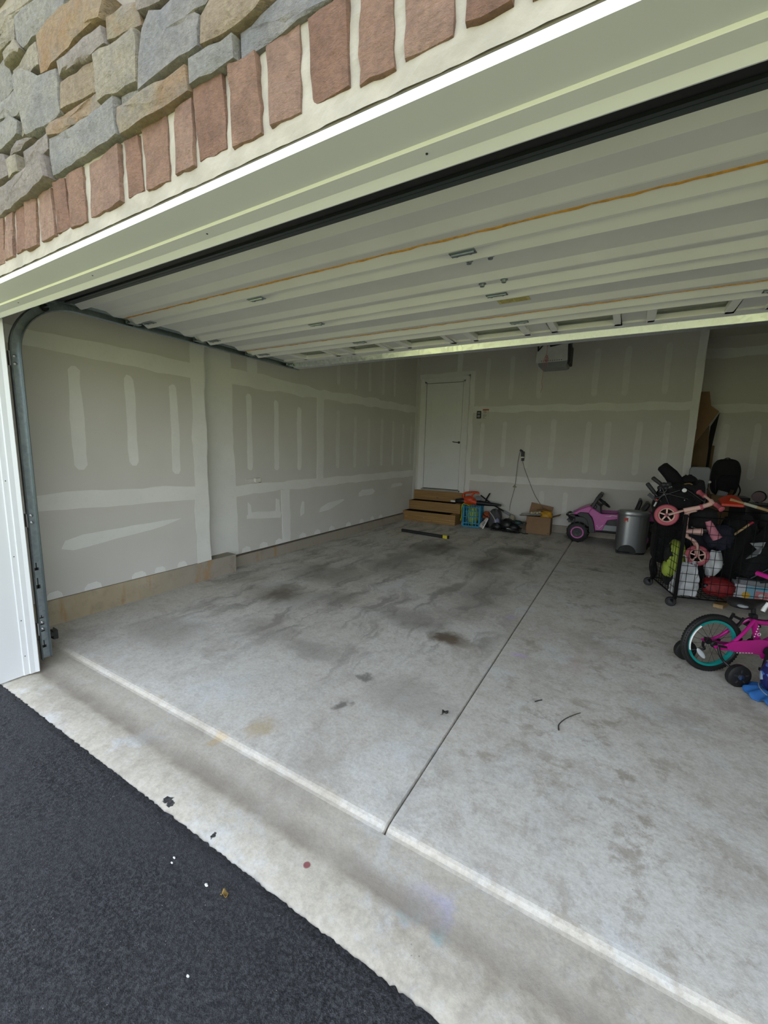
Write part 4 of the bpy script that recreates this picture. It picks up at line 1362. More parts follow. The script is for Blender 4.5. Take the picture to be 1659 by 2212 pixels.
def sneaker(name, label, cat, loc, rx, m_up, m_stripe, group=None):
    t = thing(name, label, cat, loc, 0, group)
    m3 = Matrix.Rotation(0.5, 3, 'Z') @ Matrix.Rotation(-rx, 3, 'Y') @ Matrix.Scale(0.8, 3)
    def sh(g):
        g.v = [tuple(m3 @ Vector(p)) for p in g.v]
        zmin = min(p[2] for p in g.v)
        return g
    up = G()
    secs = [(-0.12, 0.030, 0.075), (-0.105, 0.04, 0.095), (-0.04, 0.042, 0.095), (0.02, 0.042, 0.07), (0.08, 0.046, 0.05), (0.13, 0.04, 0.038), (0.15, 0.02, 0.03)]
    vs, fs = [], []
    for (x, w, h) in secs:
        for k in range(12):
            a = 2 * PI * k / 12
            vs.append((x, w * math.cos(a), 0.02 + h * (0.5 + 0.5 * math.sin(a))))
    for i in range(len(secs) - 1):
        for k in range(12):
            fs.append((i * 12 + k, i * 12 + (k + 1) % 12, (i + 1) * 12 + (k + 1) % 12, (i + 1) * 12 + k))
    fs += [tuple(range(12)), tuple((len(secs) - 1) * 12 + k for k in range(12))]
    up.add(vs, fs)
    so = G().prism([(-0.125, -0.036), (0.06, -0.046), (0.13, -0.042), (0.155, 0.0), (0.13, 0.042), (0.06, 0.046), (-0.125, 0.036)], 'z', 0.0, 0.028)
    st = G()
    for x in (-0.02, 0.015, 0.05):
        st.beam((x - 0.03, -0.047, 0.03), (x, -0.040, 0.085), 0.012, 0.006, (0, 1, 0))
        st.beam((x - 0.03, 0.047, 0.03), (x, 0.040, 0.085), 0.012, 0.006, (0, 1, 0))
    gs = [sh(up), sh(so), sh(st)]
    zmin = min(p[2] for g in gs for p in g.v)
    for g in gs:
        g.v = [(p[0], p[1], p[2] - zmin) for p in g.v]
    build('upper', gs[0], m_up, t, smooth=50)
    build('sole', gs[1], m_white, t, bevel=0.004)
    build('stripes', gs[2], m_stripe, t)
    return t


sneaker('sneaker', 'white sneaker with black side stripes standing against the grey bag', 'shoe', (-2.19, 7.585, 0.0), 1.15, M('white_leather', '#bdb6ae', 0.6), m_black)
t = thing('fabric_ball', 'rust orange rolled cloth stacked over the white sneaker', 'cloth', (-2.22, 7.70, 0.0))
build('cloth', G().ball((0, 0.02, 0.235), (0.075, 0.06, 0.08), 18, 12, 0.12, 12), M('rust_cloth', '#9a4a22', 0.85, 0, 0.25, 15, 0.4), t, smooth=70)
build('dark_band', G().ring((0, 0.02, 0.25), (0.5, -0.3, 1), 0.06, 0.014, 20, 8), m_blackmatte, t, smooth=60)
build('base_cloth', G().ball((0.02, 0.06, 0.085), (0.06, 0.05, 0.09), 14, 10, 0.1, 15), m_blackmatte, t, smooth=70)
t = thing('black_boot', 'black crumpled boot on the floor in front of the grey bag', 'shoe', (-1.97, 7.57, 0))
build('boot_body', G().ball((0, 0, 0.07), (0.10, 0.07, 0.075), 16, 10, 0.14, 21), m_black, t, smooth=60)
build('sole', G().prism([(-0.10, -0.05), (0.10, -0.05), (0.12, 0.0), (0.10, 0.05), (-0.10, 0.05)], 'z', 0.0, 0.022), m_rubber, t, bevel=0.005)

t = thing('hedge_trimmer', 'black and dark green power tool heaped beside the cardboard box', 'power tool', (-1.70, 7.62, 0))
g = G()
g.ball((-0.10, 0, 0.11), (0.11, 0.085, 0.11), 18, 12, 0.08, 2)
g.ball((0.03, -0.02, 0.08), (0.11, 0.075, 0.08), 18, 12, 0.08, 5)
build('motor_body', g, m_black, t, smooth=60)
build('green_grip', G().ball((0.07, 0.03, 0.17), (0.10, 0.05, 0.05), 16, 10, 0.1, 6), M('dark_green_plastic', '#17332f', 0.5), t, smooth=60)
build('handle', G().tube(smooth_path([(-0.16, 0.02, 0.15), (-0.13, -0.02, 0.22), (-0.03, -0.04, 0.225), (0.03, -0.02, 0.17)]), 0.015, 8), m_black, t, smooth=60)
build('white_label', G().box((-0.02, -0.098, 0.055), (0.11, 0.006, 0.055), Matrix.Rotation(0.25, 3, 'X')), M('label_white', '#c8ccca', 0.6), t, bevel=0.002)
build('blade_guard', G().beam((0.08, 0.0, 0.11), (0.24, 0.0, 0.19), 0.05, 0.03), m_black, t, bevel=0.004)
t = thing('cable_coil', 'loose coil of black cable around the black power tool', 'cable', (-1.70, 7.57, 0))
pts = []
r = random.Random(4)
for k in range(150):
    a = k * 0.24
    rr = 0.145 + 0.03 * math.sin(k * 0.11) 
    pts.append((rr * 1.15 * math.cos(a) - 0.02, rr * 0.75 * math.sin(a), 0.008 + 0.0006 * k + 0.012 * math.sin(a * 0.7)))
pts += [(0.19, -0.08, 0.03), (0.24, -0.06, 0.008), (0.30, -0.02, 0.008)]
build('cable', G().tube(pts, 0.0065, 7), m_rubber, t, smooth=60)

# cardboard box with its contents
BX = (-1.265, 7.80, 0)
t = thing('cardboard_box', 'open brown cardboard box with spread flaps against the back wall', 'box', BX, 0.03)
bw, bd, bh, th = 0.41, 0.27, 0.315, 0.006
for nm, a, b in (('front_panel', (-bw / 2, -bd / 2, 0), (bw / 2, -bd / 2 + th, bh)), ('back_panel', (-bw / 2, bd / 2 - th, 0), (bw / 2, bd / 2, bh)),
                 ('side_panel', (-bw / 2, -bd / 2, 0), (-bw / 2 + th, bd / 2, bh)), ('side_panel', (bw / 2 - th, -bd / 2, 0), (bw / 2, bd / 2, bh)), ('base_panel', (-bw / 2, -bd / 2, 0), (bw / 2, bd / 2, th))):
    build(nm, G().span(a, b), m_card, t)
build('flap', G().beam((-0.02, bd / 2, bh), (0.01, bd / 2 + 0.02, bh + 0.19), 0.39, th, (0, 1, 0)), m_card, t)
build('flap', G().beam((bw / 2, 0.0, bh), (bw / 2 + 0.135, 0.0, bh + 0.05), th, 0.26, (0, 1, 0)), m_card, t)
build('flap', G().beam((-bw / 2, 0.0, bh), (-bw / 2 - 0.12, 0.0, bh - 0.01), th, 0.26, (0, 1, 0)), m_card, t)
g = G()
pts = [(-0.2 + 0.4 * k / 16, -bd / 2 - 0.012, bh - 0.03 - 0.05 - 0.008 * math.sin(k * 1.1)) for k in range(17)]
g.prism([(p[0], p[2]) for p in pts] + [(0.2, bh), (-0.2, bh)], 'y', -bd / 2 - 0.012, -bd / 2 - 0.006)
build('flap', g, m_card, t)
build('print_mark', G().span((0.165, -bd / 2 - 0.0012, 0.02), (0.19, -bd / 2 + 0.001, 0.045)), m_carddark, t)
t = thing('white_tray', 'flat white board laid over the edge of the open cardboard box', 'tray', (BX[0], BX[1], 0), 0.03)
build('board', G().beam((-0.33, -0.06, 0.325), (0.04, -0.05, 0.352), 0.012, 0.22, (0, 1, 0)), M('white_card', '#bdbbb6', 0.7), t)
build('dark_edge', G().beam((-0.33, -0.172, 0.322), (0.04, -0.165, 0.349), 0.01, 0.006, (0, 1, 0)), m_charcoal, t)
for k, (x, y, z) in enumerate(((-0.13, -0.10, 0.368), (-0.07, -0.06, 0.376), (-0.03, -0.12, 0.380), (0.0, -0.05, 0.384), (-0.09, -0.12, 0.372))):
    o = build('cream_ball', G().ball((0, 0, 0), (0.026, 0.026, 0.022), 12, 8, 0.04, k), M('cream_paper', '#b5a98f', 0.8, 0, 0.15, 30) if k == 0 else bpy.data.materials['cream_paper'], None, smooth=60)
    o.location = (BX[0] + x, BX[1] + y, z + 0.004)
    tag(o, ('small cream ball nearest the free end of the white board', 'cream ball in the middle of the white board, set back', 'cream ball at the front edge of the white board beside the amber bag', 'cream ball tucked against the amber bag on the white board', 'cream ball at the front edge of the white board, second from its free end')[k], 'ball', 'cream balls on the white board')
t = thing('yellow_bag', 'crumpled amber yellow bag inside the open cardboard box', 'bag', (BX[0], BX[1], 0), 0.03)
build('bag_body', G().ball((0.11, -0.02, 0.33), (0.10, 0.09, 0.09), 20, 12, 0.12, 31, 0.75), M('amber_plastic', '#b98a1e', 0.5, 0, 0.2, 12, 0.3, 30), t, smooth=50)
build('handle', G().tube(smooth_path([(-0.06, -0.02, 0.42), (0.02, 0.0, 0.44), (0.10, 0.0, 0.435), (0.17, 0.0, 0.40)]), 0.008, 8), M('brown_handle', '#6a4a22', 0.7), t, smooth=60)

# ------------------------------------------------------------------ pink ride-on car
PC = (-0.2, 7.67, 0)
t = thing('ride_on_car', 'pink and black ride-on toy car parked behind the silver bin', 'toy car', PC)
m_pink = M('toy_pink', '#b5519b', 0.35, 0, 0.04, 4)
m_pink2 = M('toy_pink_rim', '#c367a8', 0.4, 0, 0.04, 4)
def X(x):
    return x - PC[0]
# bonnet and scuttle, full width
hood = [(-0.69, 0.45), (-0.68, 0.487), (-0.60, 0.545), (-0.52, 0.588), (-0.452, 0.614), (-0.41, 0.59), (-0.385, 0.565), (-0.385, 0.45)]
build('bonnet', G().prism([(X(a), b) for a, b in hood], 'y', -0.235, 0.235), m_pink, t, bevel=0.018, smooth=40)
sidep = [(-0.46, 0.498), (-0.43, 0.575), (-0.385, 0.572), (-0.275, 0.505), (-0.05, 0.515), (0.28, 0.54), (0.45, 0.56), (0.47, 0.46), (0.30, 0.44), (-0.05, 0.435), (-0.175, 0.405), (-0.235, 0.235), (-0.335, 0.195), (-0.365, 0.34), (-0.40, 0.43)]
for s in (-1, 1):
    pan = build('side_panel', G().prism([(X(a), b) for a, b in sidep], 'y', 0.20 * s, 0.262 * s), m_pink, t, bevel=0.012)
    y = 0.2635 * s
    build('white_chevron', G().tube([(X(-0.325), y, 0.315), (X(-0.285), y, 0.265), (X(-0.235), y, 0.325)], 0.0045, 6), m_white, pan)
    build('silver_decal', G().prism([(X(-0.24), 0.468), (X(-0.14), 0.472), (X(-0.12), 0.488), (X(-0.05), 0.482), (X(-0.05), 0.498), (X(-0.13), 0.50), (X(-0.16), 0.485), (X(-0.19), 0.478)], 'y', 0.26 * s, 0.264 * s), M('silver_decal', '#b9aab4', 0.4), pan)
    arch = [(-0.62, 0.475), (-0.58, 0.50), (-0.465, 0.50), (-0.40, 0.42), (-0.365, 0.33), (-0.335, 0.19), (-0.425, 0.185), (-0.435, 0.29), (-0.47, 0.38), (-0.52, 0.425), (-0.60, 0.44)]
    build('wheel_arch', G().prism([(X(a), b) for a, b in arch], 'y', 0.19 * s, 0.285 * s), m_charcoal, t, bevel=0.006)
    arch2 = [(0.10, 0.20), (0.13, 0.33), (0.20, 0.42), (0.32, 0.44), (0.46, 0.42), (0.50, 0.36), (0.44, 0.36), (0.31, 0.375), (0.21, 0.35), (0.17, 0.27), (0.16, 0.20)]
    build('wheel_arch', G().prism([(X(a), b) for a, b in arch2], 'y', 0.19 * s, 0.285 * s), m_charcoal, t, bevel=0.006)
    build('running_board', G().span((X(-0.27), 0.12 * s, 0.235), (X(0.12), 0.255 * s, 0.33)), m_greyplastic, t, bevel=0.01)
    build('sill_rail', G().tube([(X(-0.33), 0.26 * s, 0.215), (X(0.12), 0.26 * s, 0.225)], 0.016, 8), m_black, t)
    build('headlight', G().prism([(X(-0.735), 0.455), (X(-0.675), 0.487), (X(-0.63), 0.492), (X(-0.64), 0.46)], 'y', 0.10 * s, 0.225 * s), m_greyplastic, t, bevel=0.006)
    build('spring', G().tube([(X(-0.565) + 0.022 * math.cos(k * 0.7), 0.16 * s + 0.022 * math.sin(k * 0.7), 0.37 + k * 0.0022) for k in range(45)], 0.008, 6), M('red_spring', '#a81d2c', 0.5), t)
    for xw in (-0.595, 0.30):
        w = build('wheel', G().lathe([(0.05, -0.065), (0.13, -0.068), (0.155, -0.055), (0.166, -0.02), (0.166, 0.02), (0.155, 0.055), (0.13, 0.068), (0.05, 0.065)], (X(xw), 0.235 * s, 0.166), (0, 1, 0), 32), m_rubber, t, smooth=40)
        gt = G()
        for k in range(26):
            a = 2 * PI * k / 26
            gt.box((X(xw) + 0.164 * math.cos(a), 0.235 * s + (0.03 if k % 2 else -0.03), 0.166 + 0.164 * math.sin(a) ), (0.014, 0.055, 0.024), Matrix.Rotation(-a, 3, 'Y'))
        gt.v = [(p[0], p[1], max(p[2], 0.0)) for p in gt.v]
        build('tread_block', gt, m_rubber, w)
        yo = 0.235 * s + 0.069 * s
        build('rim_ring', G().ring((X(xw), yo - 0.004 * s, 0.166), (0, 1, 0), 0.089, 0.013, 32, 8), m_pink2, w, smooth=60)
        gh = G().lathe([(0.078, 0), (0.07, 0.004), (0.03, 0.002), (0.028, 0.014), (0.0, 0.016)], (X(xw), yo - 0.006 * s, 0.166), (0, s, 0), 20)
        for k in range(5):
            a = 2 * PI * k / 5
            gh.beam((X(xw), yo, 0.166), (X(xw) + 0.075 * math.cos(a), yo, 0.166 + 0.075 * math.sin(a)), 0.012, 0.02, (0, 1, 0))
        build('hub', gh, m_black, w)
g = G()
g.span((X(-0.66), -0.19, 0.26), (X(0.47), 0.19, 0.42))
g.span((X(-0.39), -0.19, 0.40), (X(0.45), 0.19, 0.47))
build('chassis', g, m_black, t, bevel=0.01)
g = G()
g.tube(smooth_path([(X(-0.70), -0.20, 0.34), (X(-0.755), -0.2, 0.42), (X(-0.785), -0.17, 0.43), (X(-0.79), 0.0, 0.43), (X(-0.785), 0.17, 0.43), (X(-0.755), 0.2, 0.42), (X(-0.70), 0.20, 0.34)]), 0.018, 8)
g.tube([(X(-0.62), -0.17, 0.38), (X(-0.76), -0.17, 0.40)], 0.016, 8).tube([(X(-0.62), 0.17, 0.38), (X(-0.76), 0.17, 0.40)], 0.016, 8)
g.tube([(X(-0.77), -0.15, 0.34), (X(-0.77), 0.15, 0.34)], 0.014, 8)
g.span((X(-0.76), -0.16, 0.30), (X(-0.62), 0.16, 0.42))
build('bumper', g, m_black, t)
g = G()
for s in (-1, 1):
    g.beam((X(-0.43), 0.2 * s, 0.56), (X(-0.345), 0.19 * s, 0.76), 0.035, 0.05)
    g.beam((X(-0.35), 0.19 * s, 0.74), (X(-0.30), 0.18 * s, 0.81), 0.035, 0.06)
g.beam((X(-0.31), -0.2, 0.80), (X(-0.31), 0.2, 0.80), 0.05, 0.035)
g.beam((X(-0.40), -0.2, 0.60), (X(-0.40), 0.2, 0.60), 0.10, 0.05)
build('windscreen_frame', g, m_black, t, bevel=0.01)
build('dashboard', G().prism([(X(-0.42), 0.50), (X(-0.40), 0.60), (X(-0.36), 0.66), (X(-0.30), 0.62), (X(-0.28), 0.50)], 'y', -0.18, 0.18), m_black, t, bevel=0.01)
g = G()
wc = Vector((X(-0.26), 0.0, 0.66))
ax = Vector((0.6, 0, 0.8))
g.ring(wc, ax, 0.105, 0.014, 28, 8)
g.ball(wc, 0.03, 10, 8)
for k in range(3):
    xx = ax.orthogonal().normalized()
    yy = ax.normalized().cross(xx)
    a = 2 * PI * k / 3
    g.beam(wc, wc + (xx * math.cos(a) + yy * math.sin(a)) * 0.1, 0.018, 0.012)
g.tube([wc, wc - ax * 0.12], 0.016, 8)
build('steering_wheel', g, m_black, t, smooth=50)
g = G()
g.span((X(0.02), -0.17, 0.46), (X(0.28), 0.17, 0.53))
g.beam((X(0.26), 0, 0.50), (X(0.36), 0, 0.72), 0.34, 0.06)
build('seat', g, m_black, t, bevel=0.02)
g = G()
g.tube(smooth_path([(X(0.20), -0.18, 0.55), (X(0.24), -0.18, 0.70), (X(0.245), -0.16, 0.745), (X(0.245), 0, 0.75), (X(0.245), 0.16, 0.745), (X(0.24), 0.18, 0.70), (X(0.20), 0.18, 0.55)]), 0.022, 8)
build('roll_bar', g, m_black, t, smooth=60)

# ------------------------------------------------------------------ silver step bin
t = thing('step_bin', 'tall silver metal step bin with stickers standing in front of the pink car', 'bin', (0.165, 7.13, 0), 0.1)
n = NB('brushed_silver')
f = n.noise(n.scale(n.P, (60, 60, 1.5)), 6, 4)
m_bin = n.fin(n.mix(f, lin('#85888a'), lin('#9b9ea0')), 0.34, 0.85)


def rrect(w, d, r, n=8):
    out = []
    for (sx, sy, a0) in ((1, 1, 0), (-1, 1, PI / 2), (-1, -1, PI), (1, -1, 1.5 * PI)):
        for k in range(n + 1):
            a = a0 + PI / 2 * k / n
            out.append((sx * (w / 2 - r) + r * math.cos(a), sy * (d / 2 - r) + r * math.sin(a)))
    return out


def stack(g, layers, cap=True):
    n = len(layers[0][0])
    vs = [(p[0], p[1], z) for pts, z in layers for p in pts]
    fs = [(i * n + k, i * n + (k + 1) % n, (i + 1) * n + (k + 1) % n, (i + 1) * n + k) for i in range(len(layers) - 1) for k in range(n)]
    if cap:
        fs += [tuple(range(n)), tuple((len(layers) - 1) * n + k for k in range(n))]
    return g.add(vs, fs)


A = rrect(0.41, 0.33, 0.15)
build('bin_body', stack(G(), [(A, 0.03), (A, 0.575)]), m_bin, t, smooth=40)
build('base_ring', stack(G(), [(rrect(0.375, 0.30, 0.13), 0.0), (rrect(0.38, 0.305, 0.13), 0.035)]), m_black, t, smooth=40)
L1, L2, L3 = rrect(0.42, 0.345, 0.15), rrect(0.425, 0.35, 0.15), rrect(0.38, 0.305, 0.13)
rim = build('rim', stack(G(), [(L1, 0.565), (L2, 0.575), (L2, 0.60), (L1, 0.615), (rrect(0.40, 0.325, 0.14), 0.618)]), m_bin, t, smooth=40)
build('lid', stack(G(), [(L3, 0.612), (L3, 0.626), (rrect(0.35, 0.275, 0.12), 0.632)]), m_bin, t, smooth=40)
build('lid_grip', G().span((0.09, -0.02, 0.63), (0.15, 0.01, 0.637)), m_black, t, bevel=0.003)
g = G()
ap = [(0.115 * math.cos(a), 0.02 + 0.115 * math.sin(a)) for a in [PI * k / 14 for k in range(15)]]
ap = [(-0.115, 0.0)] + [(-p[0], p[1]) for p in ap] + [(0.115, 0.0)]
g.prism([(p[0] - 0.055, p[1]) for p in ap], 'y', -0.167, -0.10)
build('pedal_recess', g, m_black, t)
build('pedal', G().span((-0.20, -0.22, 0.012), (-0.02, -0.16, 0.03)).span((-0.20, -0.225, 0.012), (-0.185, -0.15, 0.05)), m_black, t, bevel=0.004)
g = G()
m_red = M('red_sticker', '#b4453a', 0.5)
build('red_sticker', G().span((-0.135, -0.1625, 0.475), (-0.075, -0.159, 0.535)), m_red, t)
g = G()
g.span((-0.115, -0.1635, 0.48), (-0.09, -0.162, 0.495))
for (x0, z0, x1, z1) in ((-0.06, 0.46, -0.04, 0.53), (-0.06, 0.50, -0.02, 0.52), (-0.035, 0.45, -0.025, 0.52), (-0.01, 0.49, 0.03, 0.535), (0.0, 0.45, 0.03, 0.475), (-0.015, 0.475, 0.01, 0.482)):
    g.span((x0, -0.1625, z0), (x1, -0.159, z1))
build('white_sticker', g, m_white, t)

# ------------------------------------------------------------------ wire cage on castors
CA = math.atan2(0.247, 0.969)
CG = (0.532, 4.765, 0)
t = thing('wire_cage', 'black wire grid cage on castors heaped with toys and bags', 'cage', CG, CA)
CL, CD, Z0, Z1 = 1.05, 0.655, 0.085, 0.905
m_wire = M('black_wire', '#070708', 0.6, 0.0, 0.1, 7, 0, 80, 0.2)
for (x, y) in ((0, 0), (0, CD), (CL, 0), (CL, CD)):
    build('post', G().span((x - 0.014, y - 0.014, Z0 - 0.01), (x + 0.014, y + 0.014, Z1)), m_wire, t, bevel=0.003)
    cx, cy = x - 0.035, y - 0.01
    c = build('castor', G().tube([(x, y, Z0), (x, y, 0.075)], 0.009, 8).beam((x, y, 0.078), (cx, cy - 0.02, 0.05), 0.022, 0.05), m_black, t)
    build('castor_wheel', G().lathe([(0.012, -0.016), (0.042, -0.016), (0.046, -0.01), (0.046, 0.01), (0.042, 0.016), (0.012, 0.016)], (cx, cy, 0.046), (0.35, 1, 0), 20), m_rubber, c, smooth=40)
    build('castor_hub', G().lathe([(0.024, -0.018), (0.02, -0.02), (0.02, 0.02), (0.024, 0.018)], (cx, cy, 0.046), (0.35, 1, 0), 14), m_charcoal, c, smooth=40)


def grid_panel(name, a, b, z0, z1, nx, nz):
    a, b = Vector(a), Vector(b)
    g = G()
    up = Vector((0, 0, 1))
    fr = G()
    for z in (z0, z1):
        fr.tube([a + up * z, b + up * z], 0.0065, 6)
    build('rail', fr, m_wire, t)
    for i in range(1, nx):
        p = a + (b - a) * i / nx
        g.tube([p + up * z0, p + up * z1], 0.0026, 5)
    for k in range(1, nz):
        z = z0 + (z1 - z0) * k / nz
        g.tube([a + up * z, b + up * z], 0.0026, 5)
    build(name, g, m_wire, t)


grid_panel('wire_panel', (0, 0, 0), (CL, 0, 0), Z0 + 0.01, Z1 - 0.02, 15, 10)
grid_panel('wire_panel', (0, CD, 0), (CL, CD, 0), Z0 + 0.01, Z1 - 0.02, 15, 10)
grid_panel('wire_panel', (0, 0, 0), (0, CD, 0), Z0 + 0.01, Z1 - 0.02, 10, 10)
grid_panel('wire_panel', (CL, 0, 0), (CL, CD, 0), Z0 + 0.01, Z1 - 0.02, 10, 10)
g = G()
for i in range(1, 15):
    g.tube([(CL * i / 15, 0, Z0 + 0.012), (CL * i / 15, CD, Z0 + 0.012)], 0.0026, 5)
for i in range(1, 10):
    g.tube([(0, CD * i / 10, Z0 + 0.014), (CL, CD * i / 10, Z0 + 0.014)], 0.0026, 5)
build('floor_grid', g, m_wire, t)


def in_cage(x, y, z=0.0):
    c, s = math.cos(CA), math.sin(CA)
    return (CG[0] + c * x - s * y, CG[1] + s * x + c * y, z)


ZB = 0.104
# a pale pink balance bike hung nose out over the corner of the cage
t = thing('balance_bike', 'pale pink balance bike with two small wheels hooked over the cage corner', 'balance bike', (0.53, 4.86, 0.45))
BB = Vector((0.53, 4.86, 0.45))
m_pale = M('pale_pink_paint', '#cfa79c', 0.4, 0, 0.03, 6)
m_rose = M('rose_rubber', '#a8505c', 0.6, 0, 0.06, 8)
AXW = Vector((0.10, -1.0, 0.10))


def rel(*p):
    return Vector(p) - BB


FW, RW = rel(0.380, 4.78, 0.882), rel(0.688, 4.99, 0.482)
for c, nm in ((FW, 'front_wheel'), (RW, 'rear_wheel')):
    w = build(nm, G().ring(c, AXW, 0.083, 0.020, 36, 10), m_rose, t, smooth=60)
    build('rim', G().ring(c, AXW, 0.066, 0.0095, 36, 8, 1.6), m_pale, w, smooth=60)
    g = G()
    a = AXW.normalized()
    x = Vector((1, 0, 0)); x = (x - a * x.dot(a)).normalized(); y = a.cross(x)
    for k in range(5):
        q = 2 * PI * k / 5 + 0.35
        g.beam(c, c + (x * math.cos(q) + y * math.sin(q)) * 0.066, 0.012, 0.016, a)
    build('spoke', g, m_pale, w)
    build('hub', G().lathe([(0.016, -0.025), (0.018, 0.0), (0.016, 0.025), (0.006, 0.028)], c, AXW, 16), m_rose, w, smooth=40)
off = AXW.normalized() * 0.034
fe = rel(0.51, 4.79, 0.938)
head = rel(0.715, 4.815, 1.02)
hj = rel(0.700, 4.815, 1.052)
g = G()
g.tube([fe, rel(0.636, 4.80, 0.979), head], [0.022, 0.021, 0.020], 12)
build('steerer', g, m_pale, t, smooth=60)
for s in (1, -1):
    build('fork_leg', G().tube(smooth_path([fe, fe + off * s * 0.9 + Vector((-0.03, 0, -0.012)), FW + off * s]), 0.0115, 8, flat=0.8), m_pale, t, smooth=60)
    build('axle_bolt', G().lathe([(0.010, 0), (0.010, 0.008), (0, 0.010)], FW + off * s * 1.25, AXW * s, 10), m_charcoal, t)
build('collar', G().lathe([(0.026, -0.010), (0.028, 0.0), (0.026, 0.010)], rel(0.640, 4.80, 0.981), head - fe, 16), m_rose, t, smooth=40)
build('stem', G().tube(smooth_path([head, rel(0.712, 4.815, 1.04), hj]), 0.018, 10), m_pale, t, smooth=60)
hl, hr = rel(0.630, 4.95, 1.108), rel(0.770, 4.68, 0.990)
build('handlebar', G().tube([hl, hj, hr], 0.011, 10), m_pale, t, smooth=60)
for a, b in ((hl, hj), (hr, hj)):
    d = (b - a).normalized()
    build('grip', G().tube([a - d * 0.01, a - d * 0.004, a + d * 0.004, a + d * 0.075, a + d * 0.082], [0.018, 0.026, 0.019, 0.018, 0.022], 12), m_rose, t, smooth=50)
build('frame_tube', G().tube(smooth_path([rel(0.605, 4.80, 0.955), rel(0.548, 4.83, 0.92), rel(0.545, 4.86, 0.84), rel(0.555, 4.90, 0.74), rel(0.575, 4.93, 0.67)]), 0.021, 12), m_pale, t, smooth=60)
build('frame_gusset', G().tube(smooth_path([rel(0.555, 4.90, 0.725), rel(0.62, 4.90, 0.73), rel(0.69, 4.90, 0.735)]), [0.02 + 0.0012 * k for k in range(13)], 12), m_pale, t, smooth=60)
for s in (1, -1):
    build('rear_fork', G().tube(smooth_path([rel(0.575, 4.93, 0.67), rel(0.635, 4.95, 0.635) + off * s, rel(0.672, 4.97, 0.575) + off * s, RW + off * s]), 0.017, 10, flat=0.8), m_pale, t, smooth=60)
m_saddle = M('rose_saddle', '#b46f80', 0.6)
build('saddle', G().tube(smooth_path([rel(0.725, 4.93, 0.84), rel(0.745, 4.93, 0.80), rel(0.775, 4.93, 0.74), rel(0.815, 4.93, 0.68)]), [0.018 + 0.001 * k for k in range(10)] + [0.028 + 0.0005 * k for k in range(9)], 12, flat=1.3), m_saddle, t, smooth=60)
build('seat_post', G().tube([rel(0.69, 4.90, 0.735), rel(0.765, 4.94, 0.755)], 0.011, 8), m_charcoal, t)

# what lies in the cage
m_navy = M('navy_fabric', '#11131f', 0.9, 0, 0.3, 12, 0.4)
m_bagwhite = M('white_carrier_plastic', '#b9bcbe', 0.45, 0, 0.05, 8, 0.6, 14)


def lumpbag(name, label, cat, loc, r, mat, seed, lump=0.12, rz=0.0, group=None, sq=0.7, n=22):
    t = thing(name, label, cat, loc, rz, group)
    g = G().ball((0, 0, r[2]), r, n, 16, lump, seed, sq)
    zm = min(p[2] for p in g.v)
    g.v = [(p[0], p[1], p[2] - zm) for p in g.v]
    build('bag_body', g, mat, t, smooth=50)
    return t


t = thing('carrier_bag', 'white plastic carrier bag at the near corner of the cage floor', 'bag', in_cage(0.105, 0.12, ZB), CA)
def carrier(u, v):
    a = 2 * PI * u
    sx, sy = math.copysign(abs(math.cos(a)) ** 0.45, math.cos(a)), math.copysign(abs(math.sin(a)) ** 0.45, math.sin(a))
    w = 1 - 0.35 * v ** 2
    cr = 0.008 * math.sin(a * 5 + v * 7) + 0.007 * math.sin(a * 9 - v * 11)
    return ((0.098 + cr) * sx * w + 0.02 * v, (0.085 + cr) * sy * (1 - 0.6 * v ** 2), 0.305 * v + (0.02 * math.sin(a * 2) * v))
g = G().sheet(48, 14, carrier)
g.add([(0.02, 0, 0.30)] , [])
build('bag_body', g, m_bagwhite, t, smooth=28)
build('handle', G().tube(smooth_path([(-0.05, 0.0, 0.28), (-0.06, 0.0, 0.36), (-0.02, 0.0, 0.38), (0.0, 0.0, 0.30)]), 0.012, 8, flat=0.5), m_bagwhite, t, smooth=60)
t = lumpbag('mesh_bag', 'red mesh bag on the cage floor beside the printed carton', 'bag', in_cage(0.395, 0.13, ZB), (0.125, 0.095, 0.085), M('red_mesh', '#7d161c', 0.6, 0, 0.3, 30, 0.8, 70), 43, 0.1)
build('drawstring', G().ball((-0.10, -0.06, 0.10), (0.03, 0.02, 0.025), 10, 8, 0.15, 2), m_black, t, smooth=60)
t = thing('gift_bag', 'folded white plastic bag tipped over above the red mesh bag', 'bag', in_cage(0.355, 0.20, 0.245))
g = G()
def kite(u, v):
    x = -0.075 + 0.15 * v
    z = 0.30 * u
    w = 0.12 + 0.95 * (1 - abs(u - 0.56) / (0.56 if u < 0.56 else 0.62)) ** 0.8
    return (x * w + 0.02 * (u - 0.5), 0.014 * math.sin(v * 9 + u * 6) + 0.01 * math.sin(u * 13) - 0.03 * math.sin(v * PI), z)
g.sheet(16, 14, kite)
build('bag_body', g, m_bagwhite, t, smooth=25, solid=0.012)
t = thing('green_backpack', 'lime green and black child backpack against the end wires of the cage', 'backpack', in_cage(0.06, 0.36, ZB + 0.09))
m_limebag = M('lime_bag', '#8fa03a', 0.7, 0, 0.1, 10)
build('pack_body', G().ball((0.03, 0, 0.19), (0.085, 0.14, 0.20), 20, 14, 0.06, 9, 0.7), m_limebag, t, smooth=55)
build('black_panel', G().ball((-0.005, -0.03, 0.25), (0.07, 0.09, 0.11), 16, 10, 0.06, 3, 0.8), m_blackmatte, t, smooth=55)
build('pocket', G().ball((-0.02, -0.05, 0.10), (0.06, 0.09, 0.085), 16, 10, 0.06, 4, 0.8), m_limebag, t, smooth=55)
